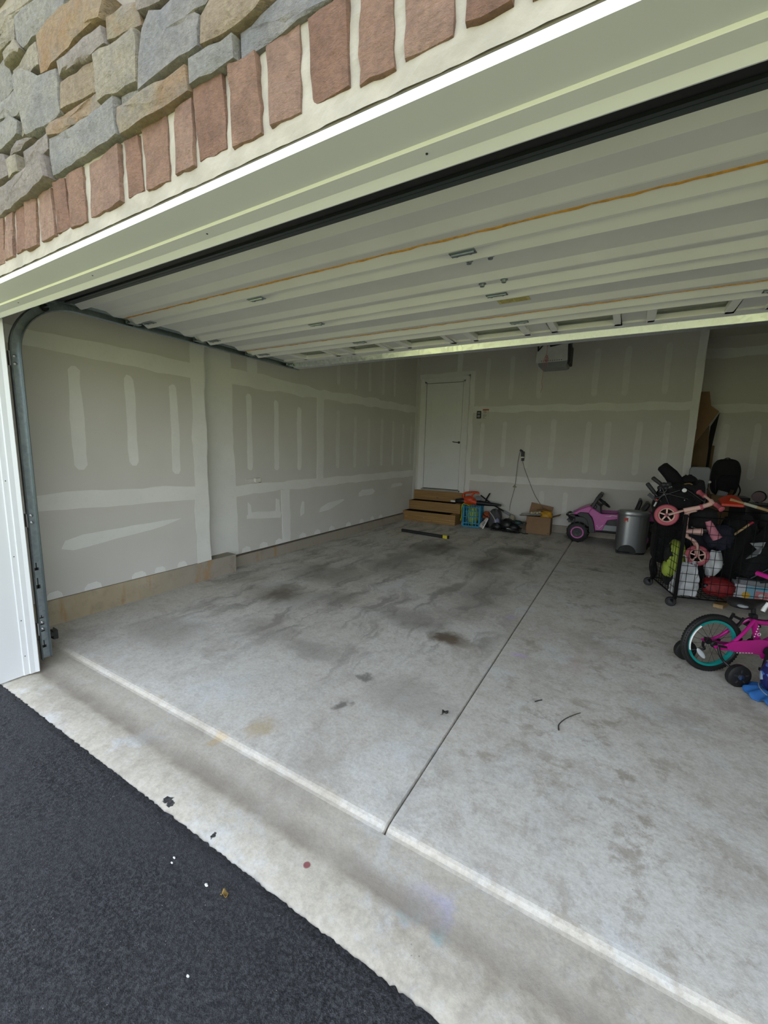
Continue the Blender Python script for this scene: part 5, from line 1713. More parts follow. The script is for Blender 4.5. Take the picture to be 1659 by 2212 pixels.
build('piping', G().ring((-0.01, -0.05, 0.19), (1, 0.3, 0), 0.075, 0.007, 24, 6), M('lime_piping', '#a9c04a', 0.6), t, smooth=60)
build('base_pad', G().ball((0.03, 0.0, 0.0), (0.09, 0.12, 0.09), 14, 8, 0.05, 7, 0.7), m_blackmatte, t, smooth=55)
t = thing('printed_carton', 'white toy carton printed with blue, pink and yellow panels in the cage', 'carton', in_cage(0.70, 0.13, ZB), -0.04)
m_cartw = M('carton_white', '#b5b8bc', 0.6, 0, 0.04)
build('carton_body', G().span((-0.17, -0.09, 0), (0.25, 0.09, 0.155)), m_cartw, t, bevel=0.002)
def pan(nm, x0, z0, x1, z1, col):
    build(nm, G().span((x0, -0.0925, z0), (x1, -0.0905, z1)), M('print_' + nm, col, 0.6), t)
pan('blue_panel', -0.085, 0.003, -0.02, 0.152, '#6f9cae')
pan('pink_panel', -0.015, 0.02, 0.075, 0.115, '#b06f72')
pan('teal_panel', -0.015, 0.118, 0.075, 0.152, '#5e9fb5')
pan('violet_panel', 0.08, 0.003, 0.248, 0.152, '#7d6c9c')
build('yellow_disc', G().lathe([(0.03, 0), (0.03, 0.003), (0.0, 0.0032)], (-0.08, -0.0925, 0.06), (0, -1, 0), 20), M('print_yellow', '#c79a22', 0.6), t)
build('white_blob', G().lathe([(0.022, 0), (0.022, 0.003), (0.0, 0.0032)], (0.03, -0.0925, 0.07), (0, -1, 0), 14), m_cartw, t)
for k in range(5):
    build('white_dot', G().lathe([(0.006, 0), (0.006, 0.003), (0.0, 0.0032)], (0.10 + 0.03 * k, -0.0925, 0.05 + 0.07 * (k % 2)), (0, -1, 0), 10), m_cartw, t)
t = thing('toy_carton', 'plain grey carton lying on top of the printed carton', 'carton', in_cage(0.66, 0.14, ZB + 0.155), 0.15)
build('carton_body', G().span((-0.10, -0.05, 0.0), (0.11, 0.05, 0.04)), M('carton_grey', '#77797c', 0.7), t, bevel=0.002)
lumpbag('duffel_bag', 'black duffel bag behind the white carrier bag in the cage', 'bag', in_cage(0.33, 0.43, ZB), (0.13, 0.15, 0.17), m_blackmatte, 51, 0.06)
lumpbag('coat', 'dark navy coat bundled under the balance bike in the cage', 'clothing', in_cage(0.34, 0.44, 0.47), (0.13, 0.13, 0.15), m_navy, 52, 0.08)
lumpbag('blanket', 'black blanket heaped high in the middle of the cage', 'blanket', in_cage(0.66, 0.50, ZB), (0.16, 0.13, 0.36), m_blackmatte, 53, 0.06)
t = lumpbag('helmet_bag', 'round black bag hanging beneath the pale pink handlebar', 'bag', (0.695, 5.02, 0.745), (0.115, 0.085, 0.105), m_blackmatte, 54, 0.03)
build('white_seam', G().tube(smooth_path([(-0.09, -0.065, 0.02), (-0.02, -0.085, 0.006), (0.05, -0.075, 0.008)]), 0.004, 6), m_greyplastic, t)
lumpbag('jacket', 'dark blue jacket stuffed against the long wires of the cage', 'clothing', in_cage(0.38, 0.22, 0.55), (0.11, 0.08, 0.11), M('dark_blue_cloth', '#171a2b', 0.85, 0, 0.3, 10, 0.4), 55, 0.12)
t = thing('child_carrier', 'large black fabric child seat folded into the cage above the cartons', 'child seat', in_cage(0.78, 0.22, 0.30), CA)
build('seat_shell', G().prism([(-0.20, 0.02), (-0.14, 0.22), (0.02, 0.50), (0.24, 0.56), (0.26, 0.04), (0.1, -0.01)], 'y', -0.09, 0.14), m_blackmatte, t, bevel=0.03)
build('frame_tube', G().tube([(-0.15, -0.12, 0.02), (0.24, -0.13, 0.36)], 0.011, 8), m_darkmetal, t)
build('hinge_tube', G().tube([(-0.08, -0.13, 0.0), (0.25, -0.14, 0.06)], 0.018, 8), m_charcoal, t)
build('pale_lining', G().prism([(-0.19, 0.355), (-0.07, 0.375), (-0.10, 0.26), (-0.125, 0.25), (-0.20, 0.20), (-0.12, 0.24), (-0.115, 0.29)], 'y', -0.105, -0.093), m_greyplastic, t)
t = thing('wooden_stick', 'thin pale wooden stick slanting out of the cage', 'stick', in_cage(0.46, 0.22, 0.64), CA)
build('stick', G().tube([(-0.03, 0, 0), (0.10, 0.01, 0.12), (0.16, 0.012, 0.18)], 0.010, 8), m_woodlight, t, smooth=60)
build('red_tip', G().tube([(0.155, 0.012, 0.176), (0.185, 0.014, 0.20)], 0.012, 8), M('red_tip', '#96233a', 0.6), t, smooth=60)
t = thing('wood_offcut', 'short pale wood offcut lying on the slab under the cage', 'wood', (0.945, 5.05, 0), 1.15)
build('offcut', G().span((-0.11, -0.04, 0.0), (0.11, 0.04, 0.035)), m_woodlight, t, bevel=0.003)

# snow shovel laid along the top of the cage
t = thing('snow_shovel', 'orange snow shovel with a wooden handle laid across the cage top', 'shovel', (0.97, 5.5, 0.985))
m_sh = M('orange_shovel', '#c93417', 0.45)
def blade(u, v):
    x = -0.085 + 0.185 * u
    return (x, -0.09 + 0.22 * v, -0.028 + 0.012 * v + 0.085 * v ** 0.6 * math.sin(PI * (0.10 + 0.72 * u)))
build('blade', G().sheet(14, 10, blade), m_sh, t, smooth=60, solid=0.008)
build('blade_lip', G().beam((-0.085, -0.09, -0.02), (0.09, -0.09, -0.02), 0.012, 0.022, (0, 0, 1)), m_sh, t)
build('handle', G().tube([(-0.01, -0.02, 0.035), (0.13, -0.05, -0.005), (0.62, -0.13, -0.14)], 0.015, 10), m_woodlight, t, smooth=60)
build('paper_label', G().tube([(0.10, -0.045, 0.004), (0.20, -0.061, -0.024)], 0.0158, 10), M('label_paper', '#b9b6a4', 0.7), t, smooth=60)

# ------------------------------------------------------------------ folded stroller behind the cage
ST = (0.50, 5.85, 0)
t = thing('stroller', 'folded black stroller with two grip handles standing behind the wire cage', 'stroller', ST)
def S(x, z, y=5.85):
    """point seen at y = 5.4 carried back to the stroller"""
    k = y / 5.4
    return Vector((x * k - ST[0], y - ST[1], 1.44 + (z - 1.44) * k))
for a, b, e, y in (((0.263, 1.205), (0.389, 1.104), (0.52, 0.93), 5.80), ((0.219, 1.138), (0.323, 1.007), (0.44, 0.85), 5.72)):
    build('frame_tube', G().tube([S(*a, y), S(*b, y), S(*e, y)], 0.015, 8), m_black, t, smooth=60)
    d = (S(*b, y) - S(*a, y)).normalized()
    build('grip', G().tube([S(*a, y) - d * 0.01, S(*a, y), S(*a, y) + d * 0.13, S(*a, y) + d * 0.14], [0.014, 0.024, 0.022, 0.016], 10), m_charcoal, t, smooth=60)
def poly3(pts, y0, y1):
    return G().prism([(S(*p).x, S(*p).z) for p in pts], 'y', y0, y1)
build('canopy', poly3([(0.36, 1.10), (0.42, 1.14), (0.47, 1.11), (0.55, 1.165), (0.63, 1.15), (0.66, 1.20), (0.70, 1.215), (0.72, 1.13), (0.73, 1.02), (0.71, 0.93), (0.55, 0.90), (0.40, 0.93), (0.34, 1.02)], -0.13, 0.12), m_blackmatte, t, bevel=0.025)
build('canopy_hem', poly3([(0.44, 1.06), (0.56, 1.10), (0.66, 1.06), (0.70, 0.99), (0.69, 0.96), (0.63, 1.03), (0.56, 1.06), (0.46, 1.03)], -0.16, -0.12), m_blackmatte, t, bevel=0.01)
for pa, pb in (((0.33, 1.06), (0.60, 1.00)), ((0.36, 1.10), (0.47, 0.86)), ((0.30, 0.98), (0.52, 1.09)), ((0.55, 1.12), (0.74, 0.98)), ((0.31, 0.92), (0.40, 1.08))):
    build('frame_tube', G().tube([S(*pa, 5.69), S(*pb, 5.69)], 0.012, 8), m_black, t, smooth=60)
for (x, z) in ((0.345, 1.075), (0.425, 1.115), (0.44, 1.12), (0.385, 1.03), (0.57, 0.985)):
    build('rivet', G().ball(S(x, z, 5.66), (0.007, 0.005, 0.007), 8, 6), m_steel, t)
build('seat_fabric', G().ball(S(0.50, 0.90), (0.22, 0.17, 0.28), 20, 14, 0.06, 62, 0.7), m_blackmatte, t, smooth=55)
build('lower_basket', G().ball(S(0.52, 0.55), (0.22, 0.18, 0.30), 18, 12, 0.05, 63, 0.6), m_blackmatte, t, smooth=55)
build('grey_pocket', G().prism([(S(0.245, 1.05).x, S(0.245, 1.05).z), (S(0.31, 1.00).x, S(0.31, 1.00).z), (S(0.33, 0.95).x, S(0.33, 0.95).z), (S(0.27, 0.985).x, S(0.27, 0.985).z), (S(0.225, 1.02).x, S(0.225, 1.02).z)], 'y', -0.14, -0.11), M('grey_mesh_pocket', '#4d4e50', 0.8), t)
build('white_reflector', G().tube([S(0.307, 0.895, 5.68), S(0.322, 0.945, 5.68)], 0.020, 10, flat=0.5), m_white, t, smooth=60)
build('red_reflector', G().ball(S(0.322, 0.968, 5.68), (0.014, 0.01, 0.012), 10, 6), m_red, t, smooth=60)
build('white_badge', G().lathe([(0.022, 0), (0.022, 0.006), (0, 0.008)], S(0.557, 1.09, 5.66), (-0.1, -1, 0.1), 16), m_white, t, smooth=40)
for k, (x, z) in enumerate(((0.37, 1.135), (0.41, 1.14), (0.345, 1.10), (0.425, 1.11), (0.39, 1.10))):
    build('joint_knuckle', G().ball(S(x, z, 5.72), (0.035, 0.03, 0.03), 12, 8, 0.08, k), m_charcoal, t, smooth=60)
build('yellow_trim', G().tube(smooth_path([S(0.55, 1.155, 5.7), S(0.59, 1.165, 5.7), S(0.62, 1.155, 5.7)]), 0.007, 6), M('brass_trim', '#7d6a35', 0.5), t)
for (x, y) in ((-0.10, -0.10), (0.20, -0.10), (-0.10, 0.14), (0.20, 0.14)):
    w = build('wheel', G().ring((x, y, 0.10), (1, 0.15, 0), 0.08, 0.020, 28, 8), m_rubber, t, smooth=60)
    build('hub', G().lathe([(0.02, -0.02), (0.065, -0.006), (0.065, 0.006), (0.02, 0.02)], (x, y, 0.10), (1, 0.15, 0), 18), m_charcoal, w, smooth=40)
    build('frame_tube', G().tube([(x, y, 0.10), (x * 0.6, y * 0.6, 0.55)], 0.013, 8), m_black, t)

t = thing('folded_camp_chair', 'black folded camp chair bundle leaning behind the stroller', 'camp chair', (0.52, 6.1, 0))
def Q(x, z, y=6.1):
    k = y / 5.4
    return Vector((x * k - 0.52, y - 6.1, 1.44 + (z - 1.44) * k))
build('rolled_fabric', G().tube([Q(0.325, 1.345), Q(0.335, 1.335), Q(0.42, 1.25), Q(0.52, 1.11), Q(0.62, 0.9), (0.24, 0.05, 0.42)], [0.04, 0.062, 0.075, 0.085, 0.085, 0.07], 12), m_blackmatte, t, smooth=60)
build('torn_strap', G().prism([(Q(0.34, 1.36).x, Q(0.34, 1.36).z), (Q(0.40, 1.345).x, Q(0.40, 1.345).z), (Q(0.425, 1.30).x, Q(0.425, 1.30).z), (Q(0.40, 1.27).x, Q(0.40, 1.27).z)], 'y', 0.0, 0.02), m_charcoal, t)
build('tube_leg', G().tube([Q(0.38, 1.30), (0.25, 0.0, 0.02)], 0.012, 8), m_darkmetal, t)
build('tube_leg', G().tube([Q(0.44, 1.22), (0.31, 0.05, 0.015)], 0.012, 8), m_darkmetal, t)
build('fabric_fold', G().ball(Q(0.58, 1.20), (0.08, 0.05, 0.06), 12, 8, 0.2, 5), m_blackmatte, t, smooth=60)

# ------------------------------------------------------------------ alcove: sheets, pale seat, backpack, boxes
t = thing('cardboard_sheet', 'tall brown cardboard sheet with a slanted edge leaning in the alcove', 'cardboard', (1.0, 8.55, 0))
build('sheet', G().prism([(-0.10, 2.49), (0.03, 2.49), (0.075, 2.265), (0.185, 2.175), (-0.05, 1.70), (-0.09, 1.56), (-0.10, 1.45)], 'y', -0.05, -0.04), m_card, t)
build('fold', G().prism([(-0.10, 1.60), (0.09, 1.96), (0.12, 1.60), (0.12, 0.0), (-0.12, 0.0)], 'y', -0.03, -0.015), m_carddark, t)
t = thing('brown_panel', 'narrow dull brown board standing behind the cardboard sheet', 'board', (1.16, 8.66, 0))
build('board', G().span((-0.06, 0.0, 0.0), (0.055, 0.012, 1.64)), m_carddark, t)
t = thing('dark_panel', 'thin black slab standing upright between the two brown sheets', 'board', (1.10, 8.60, 0))
build('board', G().prism([(0.0, 0.0), (0.06, 0.0), (0.07, 1.6), (0.11, 2.16), (0.02, 1.95)], 'y', 0.0, 0.015), m_blackmatte, t)
m_pg = M('pale_grey_plastic', '#85898c', 0.5)
t = thing('booster_seat', 'pale grey plastic seat with a rounded back standing at the wall corner', 'child seat', (0.94, 7.62, 0))
build('backrest', G().prism([(p[0], p[1] + 1.17) for p in rrect(0.25, 0.265, 0.045)], 'y', -0.03, 0.03), m_pg, t, bevel=0.012)
build('seat_block', G().prism([(-0.08, 0.0), (0.12, 0.0), (0.115, 1.06), (-0.02, 1.06)], 'y', -0.02, 0.05), m_pg, t, bevel=0.01)
build('pale_knob', G().ball((0.13, -0.02, 1.09), (0.02, 0.02, 0.02), 10, 8), m_white, t, smooth=60)
t = thing('storage_tote', 'black storage tote under the black backpack beside the alcove', 'tote', (1.30, 7.66, 0))
build('tote_body', stack(G(), [(rrect(0.40, 0.34, 0.03), 0.0), (rrect(0.44, 0.37, 0.03), 0.86)]), m_black, t, smooth=40)
build('tote_lid', stack(G(), [(rrect(0.46, 0.39, 0.03), 0.86), (rrect(0.46, 0.39, 0.03), 0.90)]), m_black, t, smooth=40)
t = thing('backpack', 'large black backpack sitting on the black tote against the alcove', 'backpack', (1.25, 7.68, 0.90))
build('pack_body', G().ball((0.0, 0, 0.265), (0.165, 0.12, 0.265), 26, 18, 0.015, 71, 0.62), m_blackmatte, t, smooth=55)
build('front_pocket', G().ball((0.02, -0.10, 0.16), (0.12, 0.05, 0.15), 20, 12, 0.02, 72, 0.6), m_blackmatte, t, smooth=55)
build('grab_loop', G().tube(smooth_path([(-0.12, 0.0, 0.50), (-0.06, 0.0, 0.515), (0.0, 0.0, 0.545), (0.05, 0.0, 0.51)]), 0.012, 8, flat=0.5), m_black, t, smooth=60)
build('strap', G().tube(smooth_path([(0.13, -0.10, 0.2), (0.17, -0.11, 0.1), (0.16, -0.10, 0.02)]), 0.02, 8, flat=0.4), m_black, t, smooth=60)
build('zip_line', G().tube(smooth_path([(-0.10, -0.118, 0.05), (-0.115, -0.10, 0.25), (-0.07, -0.095, 0.42)]), 0.004, 6), m_charcoal, t)
t = thing('small_carton', 'open brown carton with a white packet below the black backpack', 'box', (1.16, 7.32, 0))
cw, cd_, ch = 0.22, 0.20, 0.93
for nm, a, b in (('front_panel', (-cw / 2, -cd_ / 2, 0), (cw / 2, -cd_ / 2 + 0.006, ch)), ('back_panel', (-cw / 2, cd_ / 2 - 0.006, 0), (cw / 2, cd_ / 2, ch)), ('side_panel', (-cw / 2, -cd_ / 2, 0), (-cw / 2 + 0.006, cd_ / 2, ch)), ('side_panel', (cw / 2 - 0.006, -cd_ / 2, 0), (cw / 2, cd_ / 2, ch))):
    build(nm, G().span(a, b), m_carddark, t)
build('flap', G().beam((-cw / 2, 0, ch), (-cw / 2 - 0.03, 0, ch + 0.07), 0.006, 0.18, (0, 1, 0)), m_carddark, t)
build('flap', G().beam((cw / 2, 0, ch), (cw / 2 + 0.02, 0, ch + 0.08), 0.006, 0.18, (0, 1, 0)), m_carddark, t)
build('packing', G().span((-cw / 2 + 0.006, -cd_ / 2 + 0.006, ch - 0.08), (cw / 2 - 0.006, cd_ / 2 - 0.006, ch - 0.03)), m_blackmatte, t)
t = thing('white_packet', 'small white packet poking out of the open brown carton', 'packet', (1.18, 7.30, 0.90), 0.2)
build('packet', G().beam((-0.01, 0, 0.0), (0.01, -0.01, 0.085), 0.11, 0.05, (0, 1, 0)), M('packet_white', '#8f9297', 0.6), t, bevel=0.006)
t = thing('plastic_drum', 'black lidded drum standing behind the cage under the hose reel', 'drum', (1.50, 6.35, 0))
build('drum_body', G().lathe([(0.20, 0), (0.22, 0.02), (0.23, 0.88), (0.2, 0.90)], (0, 0, 0), (0, 0, 1), 28), m_black, t, smooth=40)
build('drum_lid', G().lathe([(0.24, 0.86), (0.24, 0.91), (0.22, 0.92)], (0, 0, 0), (0, 0, 1), 28), m_charcoal, t, smooth=40)
t = thing('hose_reel', 'dark red and black reel on the drum lid by the shovel handle', 'reel', (1.42, 6.30, 0.92))
m_dred = M('dark_red_plastic', '#33090c', 0.5)
build('drum', G().lathe([(0.058, -0.06), (0.058, -0.05), (0.035, -0.045), (0.035, 0.045), (0.058, 0.05), (0.058, 0.06)], (-0.06, 0, 0.09), (0.3, 1, 0), 24), m_dred, t, smooth=40)
build('hose', G().ring((-0.06, 0, 0.09), (0.3, 1, 0), 0.045, 0.022, 26, 8, 1.3), m_rubber, t, smooth=60)
build('stand', G().span((-0.13, -0.05, 0.0), (0.01, 0.05, 0.02)).beam((-0.06, 0, 0.0), (-0.06, 0.0, 0.09), 0.02, 0.12), m_black, t)
t = thing('tool_bag', 'black tool bag on the drum lid beside the red reel', 'bag', (1.57, 6.36, 0.92))
build('bag_body', G().ball((0, 0, 0.12), (0.12, 0.10, 0.12), 18, 12, 0.08, 81, 0.75), m_blackmatte, t, smooth=55)
build('handle', G().tube(smooth_path([(-0.07, 0, 0.21), (-0.04, 0, 0.27), (0.04, 0, 0.27), (0.07, 0, 0.21)]), 0.012, 8), m_black, t, smooth=60)

# ------------------------------------------------------------------ child bicycle with training wheels
BA = math.radians(31)
BK = (0.612, 3.40, 0)
t = thing('child_bicycle', 'magenta child bicycle with a teal rim and training wheels', 'bicycle', BK, BA)
m_mag = M('magenta_paint', '#b3157d', 0.3, 0, 0.03, 5, coat=0.3)
m_teal = M('teal_anodised', '#1f9d97', 0.3, 0.3, 0.06, 5)
Yx = (0, 1, 0)
RR_ = 0.203
def bike_wheel(x, nm, teal=True):
    c = Vector((x, 0, RR_))
    w = build(nm, G().ring(c, Yx, RR_ - 0.021, 0.0212, 56, 12), m_rubber, t, smooth=60)
    g = G()
    for k in range(64):
        a = 2 * PI * k / 64
        for yy in (-0.011, 0.011):
            g.box((x + (RR_ - 0.0062) * math.cos(a), yy, RR_ + (RR_ - 0.0062) * math.sin(a)), (0.003, 0.013, 0.012), Matrix.Rotation(-a, 3, 'Y'))
    g.v = [(p[0], p[1], max(0.0, p[2])) for p in g.v]
    build('tread_block', g, m_rubber, w)
    build('rim', G().lathe([(0.148, -0.012), (0.162, -0.014), (0.165, -0.008), (0.165, 0.008), (0.162, 0.014), (0.148, 0.012), (0.146, 0.0), (0.148, -0.012)], c, Yx, 56, False), m_teal, w, smooth=40)
    # smoky grey rim sidewall patch on the rear, as the reflective strip
    g = G()
    pts = [(x + 0.1565 * math.cos(a), -0.0145, RR_ + 0.1565 * math.sin(a)) for a in [math.radians(128 + 4 * k) for k in range(18)]]
    g.tube(pts, 0.010, 6, flat=0.4)
    build('white_strip', g, m_white, w)
    g = G()
    for k in range(20):
        a = 2 * PI * k / 20
        b = a + (0.35 if k % 2 else -0.35)
        yy = 0.022 if k % 4 < 2 else -0.022
        g.tube([(x + 0.02 * math.cos(b), yy, RR_ + 0.02 * math.sin(b)), (x + 0.15 * math.cos(a), 0, RR_ + 0.15 * math.sin(a))], 0.0012, 4)
    build('spoke', g, m_black, w)
    build('hub', G().lathe([(0.01, -0.055), (0.013, -0.03), (0.022, -0.026), (0.022, -0.02), (0.014, -0.018), (0.014, 0.018), (0.022, 0.02), (0.022, 0.026), (0.013, 0.03), (0.01, 0.055)], c, Yx, 16), m_black, w, smooth=40)
    g = G()
    a0 = math.radians(226)
    cx, cz = x + 0.10 * math.cos(a0), RR_ + 0.10 * math.sin(a0)
    g.ball((0, 0, 0), (0.048, 0.006, 0.016), 14, 8)
    g.v = [tuple(Matrix.Rotation(math.radians(48), 3, 'Y') @ Vector(p) + Vector((cx, -0.014, cz))) for p in g.v]
    build('spoke_reflector', g, M('clear_reflector', '#b5b9bd', 0.25), w, smooth=60)
    return w
bike_wheel(0.0, 'rear_wheel')
bike_wheel(0.66, 'front_wheel')
RA, BB_, SC_, HT, HB = (0, 0.203), (0.325, 0.185), (0.262, 0.385), (0.545, 0.475), (0.575, 0.385)
def T3(p, y=0.0):
    return (p[0], y, p[1])
build('seat_tube', G().tube([T3(BB_), T3(SC_), (0.258, 0, 0.395)], 0.019, 14), m_mag, t, smooth=60)
build('down_tube', G().tube([T3(BB_), (0.45, 0, 0.265), T3(HB)], 0.021, 14), m_mag, t, smooth=60)
build('top_tube', G().tube(smooth_path([T3((0.27, 0.365)), (0.36, 0, 0.355), (0.47, 0, 0.385), T3(HT)]), 0.019, 14), m_mag, t, smooth=60)
build('head_tube', G().tube([T3(HB), T3(HT)], 0.022, 14), m_mag, t, smooth=60)
for s in (-1, 1):
    build('chain_stay', G().tube(smooth_path([T3((0.018, 0.19), 0.052 * s), T3((0.16, 0.178), 0.045 * s), T3(BB_, 0.02 * s)]), 0.011, 10), m_mag, t, smooth=60)
    build('seat_stay', G().tube(smooth_path([T3((0.018, 0.195), 0.052 * s), T3((0.09, 0.225), 0.052 * s), T3((0.17, 0.295), 0.042 * s), T3(SC_, 0.014 * s)]), 0.011, 10), m_mag, t, smooth=60)
    build('dropout', G().prism([(-0.03, 0.205), (0.02, 0.215), (0.055, 0.205), (0.05, 0.178), (0.0, 0.18)], 'y', 0.05 * s, 0.057 * s), m_mag, t, bevel=0.002)
    build('fork_leg', G().tube(smooth_path([T3((0.582, 0.365), 0.0), T3((0.587, 0.352), 0.045 * s), T3((0.62, 0.27), 0.05 * s), T3((0.66, 0.203), 0.052 * s)]), 0.012, 10), m_mag, t, smooth=60)
guard = build('chain_guard', G().prism([(0.05, 0.225), (0.10, 0.245), (0.28, 0.262), (0.37, 0.245), (0.40, 0.19), (0.36, 0.14), (0.30, 0.125), (0.28, 0.155), (0.10, 0.175), (0.06, 0.19)], 'y', -0.068, -0.056), m_mag, t, bevel=0.004)
g = G()
for k in range(6):
    g.span((0.12 + k * 0.02, -0.0692, 0.166), (0.13 + k * 0.02, -0.0678, 0.170))
for k in range(5):
    g.lathe([(0.005, 0), (0.005, 0.001)], (0.285 - 0.004 * k, -0.021, 0.335 - k * 0.018), (0, -1, 0), 8)
g.ring((0.297, -0.022, 0.278), (0, 1, 0), 0.010, 0.0022, 16, 5)
build('pale_lettering', g, m_white, guard)
build('crank', G().beam((0.325, -0.075, 0.185), (0.30, -0.085, 0.075), 0.016, 0.012).beam((0.325, 0.05, 0.185), (0.35, 0.06, 0.295), 0.016, 0.012).lathe([(0.03, -0.08), (0.03, 0.06)], (0.325, 0, 0.185), Yx, 16), m_black, t)
build('pedal', G().box((0.30, -0.125, 0.072), (0.08, 0.07, 0.022)), m_black, t, bevel=0.004)
build('pedal', G().box((0.35, 0.10, 0.297), (0.08, 0.07, 0.022)), m_black, t, bevel=0.004)
build('seat_post', G().tube([(0.262, 0, 0.38), (0.245, 0, 0.47)], 0.0135, 10), m_black, t, smooth=60)
build('seat_clamp', G().lathe([(0.022, -0.012), (0.024, 0), (0.022, 0.012)], (0.26, 0, 0.395), (-0.15, 0, 1), 14).box((0.235, -0.02, 0.41), (0.03, 0.035, 0.02)), m_black, t, smooth=40)
sd = G()
secs = [(0.10, 0.045, 0.485, 0.022), (0.12, 0.075, 0.49, 0.032), (0.17, 0.080, 0.487, 0.034), (0.22, 0.055, 0.487, 0.028), (0.28, 0.030, 0.492, 0.024), (0.335, 0.022, 0.492, 0.018), (0.35, 0.010, 0.488, 0.010)]
vs, fs = [], []
for (x, w, z, h) in secs:
    for k in range(14):
        a = 2 * PI * k / 14
        vs.append((x, w * math.cos(a), z + h * math.sin(a)))
for i in range(len(secs) - 1):
    for k in range(14):
        fs.append((i * 14 + k, i * 14 + (k + 1) % 14, (i + 1) * 14 + (k + 1) % 14, (i + 1) * 14 + k))
fs += [tuple(range(14)), tuple((len(secs) - 1) * 14 + k for k in range(14))]
sd.add(vs, fs)
build('saddle', sd, m_black, t, smooth=60)
build('saddle_label', G().ball((0.125, -0.055, 0.488), (0.035, 0.026, 0.012), 12, 6), m_greyplastic, t, smooth=60)
build('white_grip', G().tube(smooth_path([(0.285, -0.03, 0.445), (0.30, -0.03, 0.48), (0.315, -0.03, 0.50)]), 0.013, 8), m_white, t, smooth=60)
build('brake_cable', G().tube(smooth_path([(0.16, -0.02, 0.345), (0.17, -0.03, 0.385), (0.22, -0.03, 0.395), (0.27, -0.03, 0.385), (0.36, -0.028, 0.385), (0.5, -0.03, 0.45)]), 0.0035, 6), m_black, t, smooth=60)
build('brake_arm', G().beam((0.13, -0.035, 0.34), (0.16, -0.04, 0.40), 0.012, 0.014).beam((0.13, 0.035, 0.34), (0.16, 0.04, 0.40), 0.012, 0.014).beam((0.15, -0.04, 0.385), (0.15, 0.04, 0.385), 0.014, 0.012), m_black, t)
build('handlebar', G().tube(smooth_path([(0.49, -0.24, 0.62), (0.515, -0.12, 0.61), (0.53, -0.04, 0.54), (0.53, 0.04, 0.54), (0.515, 0.12, 0.61), (0.49, 0.24, 0.62)]), 0.011, 10), m_black, t, smooth=60)
for s in (-1, 1):
    build('grip', G().tube([(0.50, 0.15 * s, 0.614), (0.485, 0.26 * s, 0.622)], 0.017, 10), m_mag, t, smooth=60)
build('stem', G().tube([T3(HT), (0.53, 0, 0.545)], 0.014, 10), m_black, t, smooth=60)
# training wheels
for s, wx, wy in ((-1, 0.045, -0.185), (1, -0.045, 0.155)):
    arm = build('stabiliser_arm', G().tube(smooth_path([(0.0, 0.058 * s, 0.203), (0.01, 0.075 * s, 0.15), (0.03, 0.085 * s, 0.115), (0.05 if s < 0 else -0.03, 0.12 * s, 0.09), (wx, wy - 0.02 * s, 0.075)]), 0.0085, 8), m_black, t, smooth=60)
    build('stabiliser_brace', G().beam((0.0, 0.06 * s, 0.21), (0.115, 0.062 * s, 0.195), 0.014, 0.008, (0, 1, 0)), m_black, arm)
    c = Vector((wx, wy, 0.072))
    w = build('training_wheel', G().lathe([(0.02, -0.020), (0.06, -0.021), (0.072, -0.014), (0.0725, 0.014), (0.06, 0.021), (0.02, 0.020)], c, (0.05, 1, 0), 28), m_rubber, t, smooth=40)
    g = G()
    for k in range(5):
        a = 2 * PI * k / 5 + 0.3
        g.box(c + Vector((0.038 * math.cos(a), 0.0215 * s, 0.038 * math.sin(a))), (0.008, 0.004, 0.02), Matrix.Rotation(-a + PI / 2, 3, 'Y'))
    build('hub_slot', g, m_charcoal, w)
    build('axle_cap', G().lathe([(0.018, 0.018), (0.018, 0.026), (0.0, 0.030)], c, (0.05, s, 0), 16), m_steel, w, smooth=40)

# ------------------------------------------------------------------ blue frilled bag by the training wheel
FB = (0.945, 3.20, 0)
t = thing('frilled_bag', 'round blue patterned bag with a red ball and blue frill beside the bicycle', 'bag', FB)
n = NB('blue_print_fabric')
v = n.voronoi(n.P, 26, 'F1', 'Color')
f = n.sep(v, 0)
c = n.mix(n.ramp(f, 0.62, 0.66), lin('#141a55'), lin('#3d66b0'))
c = n.mix(n.ramp(n.sep(v, 1), 0.80, 0.83), c, lin('#9fb6cc'))
m_blue = n.fin(c, 0.5)
build('bag_body', G().ball((0, 0, 0.145), (0.115, 0.10, 0.125), 24, 16, 0.03, 91), m_blue, t, smooth=60)
build('red_ball', G().ball((-0.045, -0.075, 0.135), (0.036, 0.036, 0.04), 16, 12, 0.03, 3), M('red_ball', '#a5263c', 0.45), t, smooth=60)
build('pale_patch', G().ball((0.035, -0.082, 0.10), (0.032, 0.028, 0.04), 14, 10, 0.08, 5), M('pale_blue_patch', '#8fa6bd', 0.5), t, smooth=60)
build('white_hem', G().ring((0, 0, 0.055), (0.1, -0.2, 1), 0.112, 0.003, 40, 6), m_greyplastic, t, smooth=60)
m_frill = M('blue_frill', '#1d5a9a', 0.8, 0, 0.15, 12)
def frill(u, v):
    a = 2 * PI * u
    r = 0.095 + 0.075 * v + 0.012 * v * math.sin(a * 11)
    return (r * math.cos(a), r * math.sin(a) * 0.9, max(0.004, 0.065 * (1 - v) + 0.016 * v * (1 + math.sin(a * 11 + 1.2))))
build('frill', G().sheet(132, 6, frill), m_frill, t, smooth=60, solid=0.003)

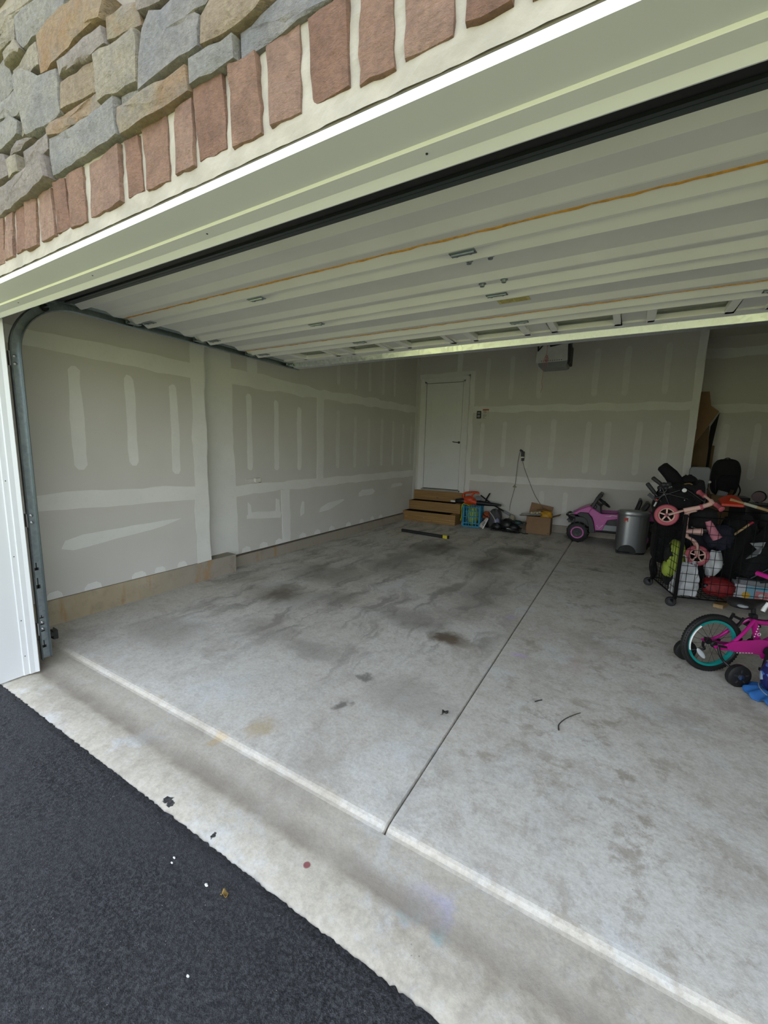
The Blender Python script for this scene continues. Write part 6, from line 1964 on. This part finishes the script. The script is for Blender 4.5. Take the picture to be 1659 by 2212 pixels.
# ------------------------------------------------------------------ litter on the slab and drive
def leaf(name, label, loc, rz, L, W, mat, cat='leaf'):
    t = thing(name, label, cat, loc, rz)
    def f(u, v):
        w = math.sin(PI * min(1, 0.06 + u * 0.94)) ** 0.8
        return (L * (u - 0.5), W * (v - 0.5) * w, 0.004 + 0.012 * (v - 0.5) ** 2 * 4 * w + 0.008 * math.sin(u * 7))
    build('blade', G().sheet(10, 6, f), mat, t, smooth=60, solid=0.001)
    build('stalk', G().tube([(-L * 0.5, 0, 0.006), (-L * 0.72, 0.004, 0.004)], 0.0012, 5), mat, t)
    return t
m_deadleaf = M('dead_leaf', '#3d3a38', 0.8, 0, 0.3, 40)
leaf('dry_leaf', 'dark curled dry leaf beside the slab joint', (-0.73, 1.99, 0.001), 1.2, 0.05, 0.026, m_deadleaf)
leaf('yellow_leaf', 'small yellow brown leaf on the dark asphalt', (-0.985, 0.735, -0.008), 0.6, 0.022, 0.018, M('tan_leaf', '#8d7440', 0.8))
t = thing('twig', 'thin curved dark twig lying on the slab beyond the joint', 'twig', (-0.12, 2.29, 0.004))
build('twig', G().tube(smooth_path([(-0.05, -0.11, 0), (-0.055, -0.06, 0.001), (-0.03, 0.01, 0.002), (0.01, 0.08, 0.001), (0.035, 0.115, 0)]), [0.0035 - 0.00008 * k for k in range(25)], 6), M('twig_brown', '#3a3230', 0.9), t, smooth=60)
t = thing('stick_fragment', 'tiny straight stick lying on the slab beyond the twig', 'twig', (-0.31, 2.395, 0.003), 0.9)
build('stick', G().tube([(-0.025, 0, 0), (0.0, 0.001, 0.001), (0.028, 0, 0)], 0.003, 6), bpy.data.materials['twig_brown'], t)
for k, (x, y, s) in enumerate(((-1.065, 0.725, 0.011), (-1.24, 0.725, 0.008), (-0.90, 0.545, 0.007), (-1.23, 0.71, 0.007))):
    g = G().ball((0, 0, 0.003), (s * 0.7, s * 0.4, 0.003), 8, 6, 0.2, k)
    o = build('paper_scrap', g, m_white if k == 0 else m_white, None, smooth=60)
    o.location = (x, y, -0.009)
    tag(o, ('largest white scrap on the asphalt near the tar blots', 'tiny white scrap beside the pair near the tar blots', 'lone white scrap far out on the dark asphalt', 'tiny white scrap touching its larger neighbour on the asphalt')[k], 'scrap', 'white scraps on the asphalt')

for o in list(SC.objects):
    if o.name.split('.')[0] in ('ink_stamp', 'vent_slots', 'nail_head', 'printed_lines', 'wire_panel', 'floor_grid', 'tread_block', 'spoke', 'screw_head', 'white_sticker', 'pale_lettering', 'hub_slot', 'label_print', 'stripes', 'rope_knot'):
        o['kind'] = 'stuff'
